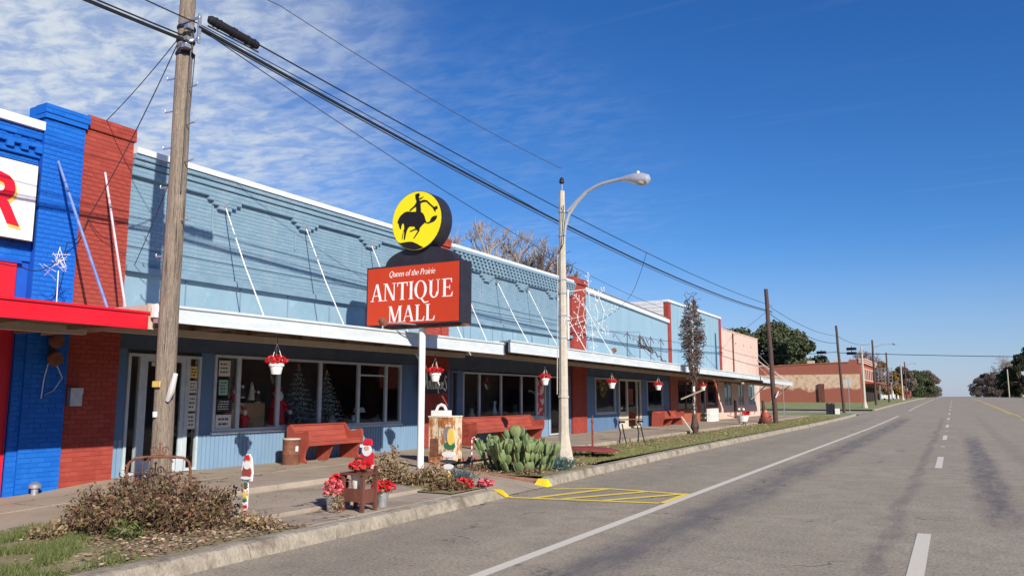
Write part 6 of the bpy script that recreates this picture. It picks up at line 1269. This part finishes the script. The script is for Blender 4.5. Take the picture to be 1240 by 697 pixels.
# ---------- trees
def leafy_tree(name, x, y, z, h, w, m, label, n=9000, size=.35, trunk='bark', crown0=.3, seed=1, cat='tree', clumps=22, lobes=None, hz=None):
    r = thing(name, (x, y, z), label, cat); R = random.Random(seed); st = MB(); Ps = []
    st.tube([(x,y,z-.2),(x+.1*w*R.uniform(-.3,.3),y,z+h*.2),(x,y,z+h*.45)], [.035*h,.028*h,.015*h], 8)
    cs = []
    for i in range(clumps):
        a_ = R.uniform(0, 2*PI); q = R.uniform(0,1)**.5; zz_ = R.uniform(0,1); env = math.sin(PI*min(1,(.18+.82*zz_)))**.55
        cx, cy, cz = x+w/2*q*env*math.cos(a_)*.86, y+w/2*q*env*math.sin(a_)*.86, z+h*(crown0+(1-crown0)*(.08+.86*zz_)); rr = w*R.uniform(.10,.19)
        cs.append((cx,cy,cz)); st.tube([(x,y,z+h*.35),((x+cx)/2,(y+cy)/2,(z+h*.35+cz)/2+.03*h),(cx,cy,cz)], [.012*h,.007*h,.003*h], 4)
        P = blob((cx,cy,cz), (rr, rr, rr*.72), n//clumps, .35); Ps.append(P)
    V, F = leaves(np.concatenate(Ps), size, .8); npmesh('crown', V, F, m, r); st.build('trunk', trunk, r); return r
def bare_tree(name, x, y, z, h, label, depth=7, seed=3, m='paleb', spread=.5, r0=None, lean=0., twig=True, cat='bare tree', up=.35, split=(2,3), fork0=.22):
    r = thing(name, (x, y, z), label, cat); R = random.Random(seed); st = MB(); tips = MB()
    def br(p, d, ln, rad, k):
        mid = p + d*ln*.5 + Vector([R.gauss(0,1)*.05*ln for _ in range(3)]); q = p + d*ln + Vector([R.gauss(0,1)*.06*ln for _ in range(3)])
        (tips if k <= 2 else st).tube([p, mid, q], [rad, rad*.85, rad*.68], 3 if k <= 3 else 6, False)
        if k <= 0: return
        for _ in range(R.randint(*split) + (1 if k <= 2 else 0)):
            nd = (d + Vector([R.gauss(0,1)*spread for _ in range(3)]) + Vector((0,0,up*.5))).normalized(); br(p.lerp(q, R.uniform(.55,1)), nd, ln*R.uniform(.62,.85), rad*.66, k-1)
    rr = r0 or h*.022
    for a_ in range(3):
        st_d = Vector((lean+R.uniform(-.35,.35), R.uniform(-.3,.3), 1)).normalized(); br(Vector((x,y,z+h*.12)), st_d, h*fork0, rr*.8, depth)
    st.tube([(x,y,z-.2),(x,y,z+h*.14)], [rr*1.5, rr], 8); k0 = h/(max(v[2] for v in tips.v)-z); st.v = [(x+(a-x)*k0, y+(b-y)*k0, z+(c-z)*k0) for a, b, c in st.v]; tips.v = [(x+(a-x)*k0, y+(b-y)*k0, z+(c-z)*k0) for a, b, c in tips.v]
    st.build('trunk', m, r); tips.build('crown', m, r); return r
bare_tree('bare_tree', -28.2, 46, .2, 14.6, 'pale leafless tree with a dense twig crown behind the shop roof', 7, 5, 'paleb', .46, up=.42)
bare_tree('bare_tree', -22.6, 44, .2, 11.6, 'dark forked leafless tree behind the roof left of the light pole', 6, 11, 'darkb', .42, up=.25)
bare_tree('bare_tree', -24.6, 50, .2, 11.4, 'small pale leafless tree behind the roof right beside the light pole', 7, 15, 'paleb', .45, up=.25)
bare_tree('bare_tree', -32.5, 44, .2, 13.6, 'pale leafless tree peeking over the roof beside the yellow disc', 7, 21, 'paleb', .45, up=.3)
# live oaks behind the brick building
for i, (x_, y_, h_, w_, lb) in enumerate(((-45,190,17.0,15,'dark green live oak, leftmost behind the brick building'),(-37.5,196,18.0,17,'tallest dark green live oak behind the brick building'),(-29.6,188,14.6,11.5,'dark green live oak rising over the middle of the brick roof'),(-33.5,200,16.4,14,'broad dark live oak between the tallest oak and the lower right one'),(-50,200,17,14,'live oak partly hidden behind the pink shop'))):
    leafy_tree('oak_tree', x_, y_, .8, h_, w_, 'oak', lb, 18000, .6, crown0=.15, seed=i+4, clumps=46)
bare_tree('bare_tree', -13.6, 163, .9, 9.8, 'reddish leafless tree behind the corner of the brick building', 6, 31, 'brownwood', .5)
leafy_tree('autumn_tree', -13.2, 176, gz(176), 7.6, 6.4, 'autumn', 'orange and green autumn tree beyond the brick building', 5200, .42, crown0=.12, seed=12, clumps=18)
leafy_tree('autumn_tree', -15.4, 186, gz(186), 8.2, 6.0, 'fgreen', 'olive green tree just left of the orange one', 4200, .42, crown0=.12, seed=13, clumps=16)
leafy_tree('autumn_tree', -11.6, 205, gz(205), 6.8, 5.0, 'autumn', 'rust coloured small tree behind the farthest dark pole', 3600, .42, crown0=.12, seed=14, clumps=14)
bare_tree('bare_tree', -14.4, 172, .9, 8.6, 'grey leafless tree beside the brick building front', 6, 33, 'bark', .5)
k_ = 0
for x_, y_, h_, w_, m_, lb in ((-15,290,10.2,10,'twigs','grey brown twiggy tree left of the dark green one down the road'),(-13.5,330,10.0,12,'fgreen','dark green tree far down the left roadside'),(-12,390,11.0,13,'fgreen','second dark green tree farther down the left roadside'),(-11.8,450,13,13,'twigs','brownish bare tree at the far left end of the road'),(-11.4,520,13.5,13,'twigs','last brownish bare tree on the left before the gap of sky'),(-20,350,11,12,'twigs','bare tree behind the far left roadside trees')):
    leafy_tree('roadside_tree', x_, y_, gz(y_), h_, w_, m_, lb, 10000, .5, crown0=-.06, seed=40+k_, clumps=34, trunk='darkb'); k_ += 1
for x_, y_, h_, w_, m_, lb in ((13.8,560,12.5,13,'twigs','first brownish bare tree right of the gap of sky'),(15.5,480,12.5,13,'twigs','second brownish bare tree on the right roadside'),(17.5,430,11.5,13,'twigs','third brownish bare tree on the right roadside'),(20.5,400,12.0,13,'twigs','fourth brownish bare tree on the right roadside'),(18.4,350,11.0,9,'fgreen','low olive shrub tree left of the dark cedar'),(21.0,335,15.5,9.5,'dcedar','dark cedar tree near the right edge of the picture'),(25.5,345,19.5,11,'dcedar','taller dark cedar cut by the right edge of the picture')):
    leafy_tree('roadside_tree', x_, y_, gz(y_), h_, w_, m_, lb, 10000, .5, crown0=-.06, seed=60+k_, clumps=34, trunk='darkb'); k_ += 1
bare_tree('bare_tree', 19.5, 380, gz(380), 17.5, 'tall thin leafless tree above the right roadside trees', 6, 51, 'paleb', .42)
tag(MB().tube([(17.2,330,gz(330)),(17.2,330,11.3)], .17, 6).build('utility_pole', 'conpole', org=(17.2,330,gz(330))), 'pale thin pole among the bare trees on the right', 'utility pole')

# ---------- unseen store blocks added across the street to darken the window reflections
for y0, y1, h_, m_, lb in ((2,24,6.2,'brown','unseen low brown brick block added across the street'),(26,60,6.2,'hiddenred','unseen long red brick block added across the street'),(64,112,6.6,'hiddenred','second unseen long brick block added across the street'),(116,185,7.5,'brown','unseen far brown brick block added across the street'),(-30,-2,5.0,'brown','unseen brown brick block added across the street behind the viewer')):
    ob = thing('added_store_building', (23, y0, 0), lb, 'shop building'); MB().box(22.9, 34, y0, y1, 0, h_).build('wall', m_, ob); MB().box(22.8, 34.1, y0-.1, y1+.1, h_, h_+.15).build('coping', 'roofm', ob)
    n_ = int((y1-y0)/4)
    for i in range(n_): MB().box(22.84, 22.895, y0+1+4*i, y0+3.8+4*i, .6, 2.6).build('window', 'dark', ob)
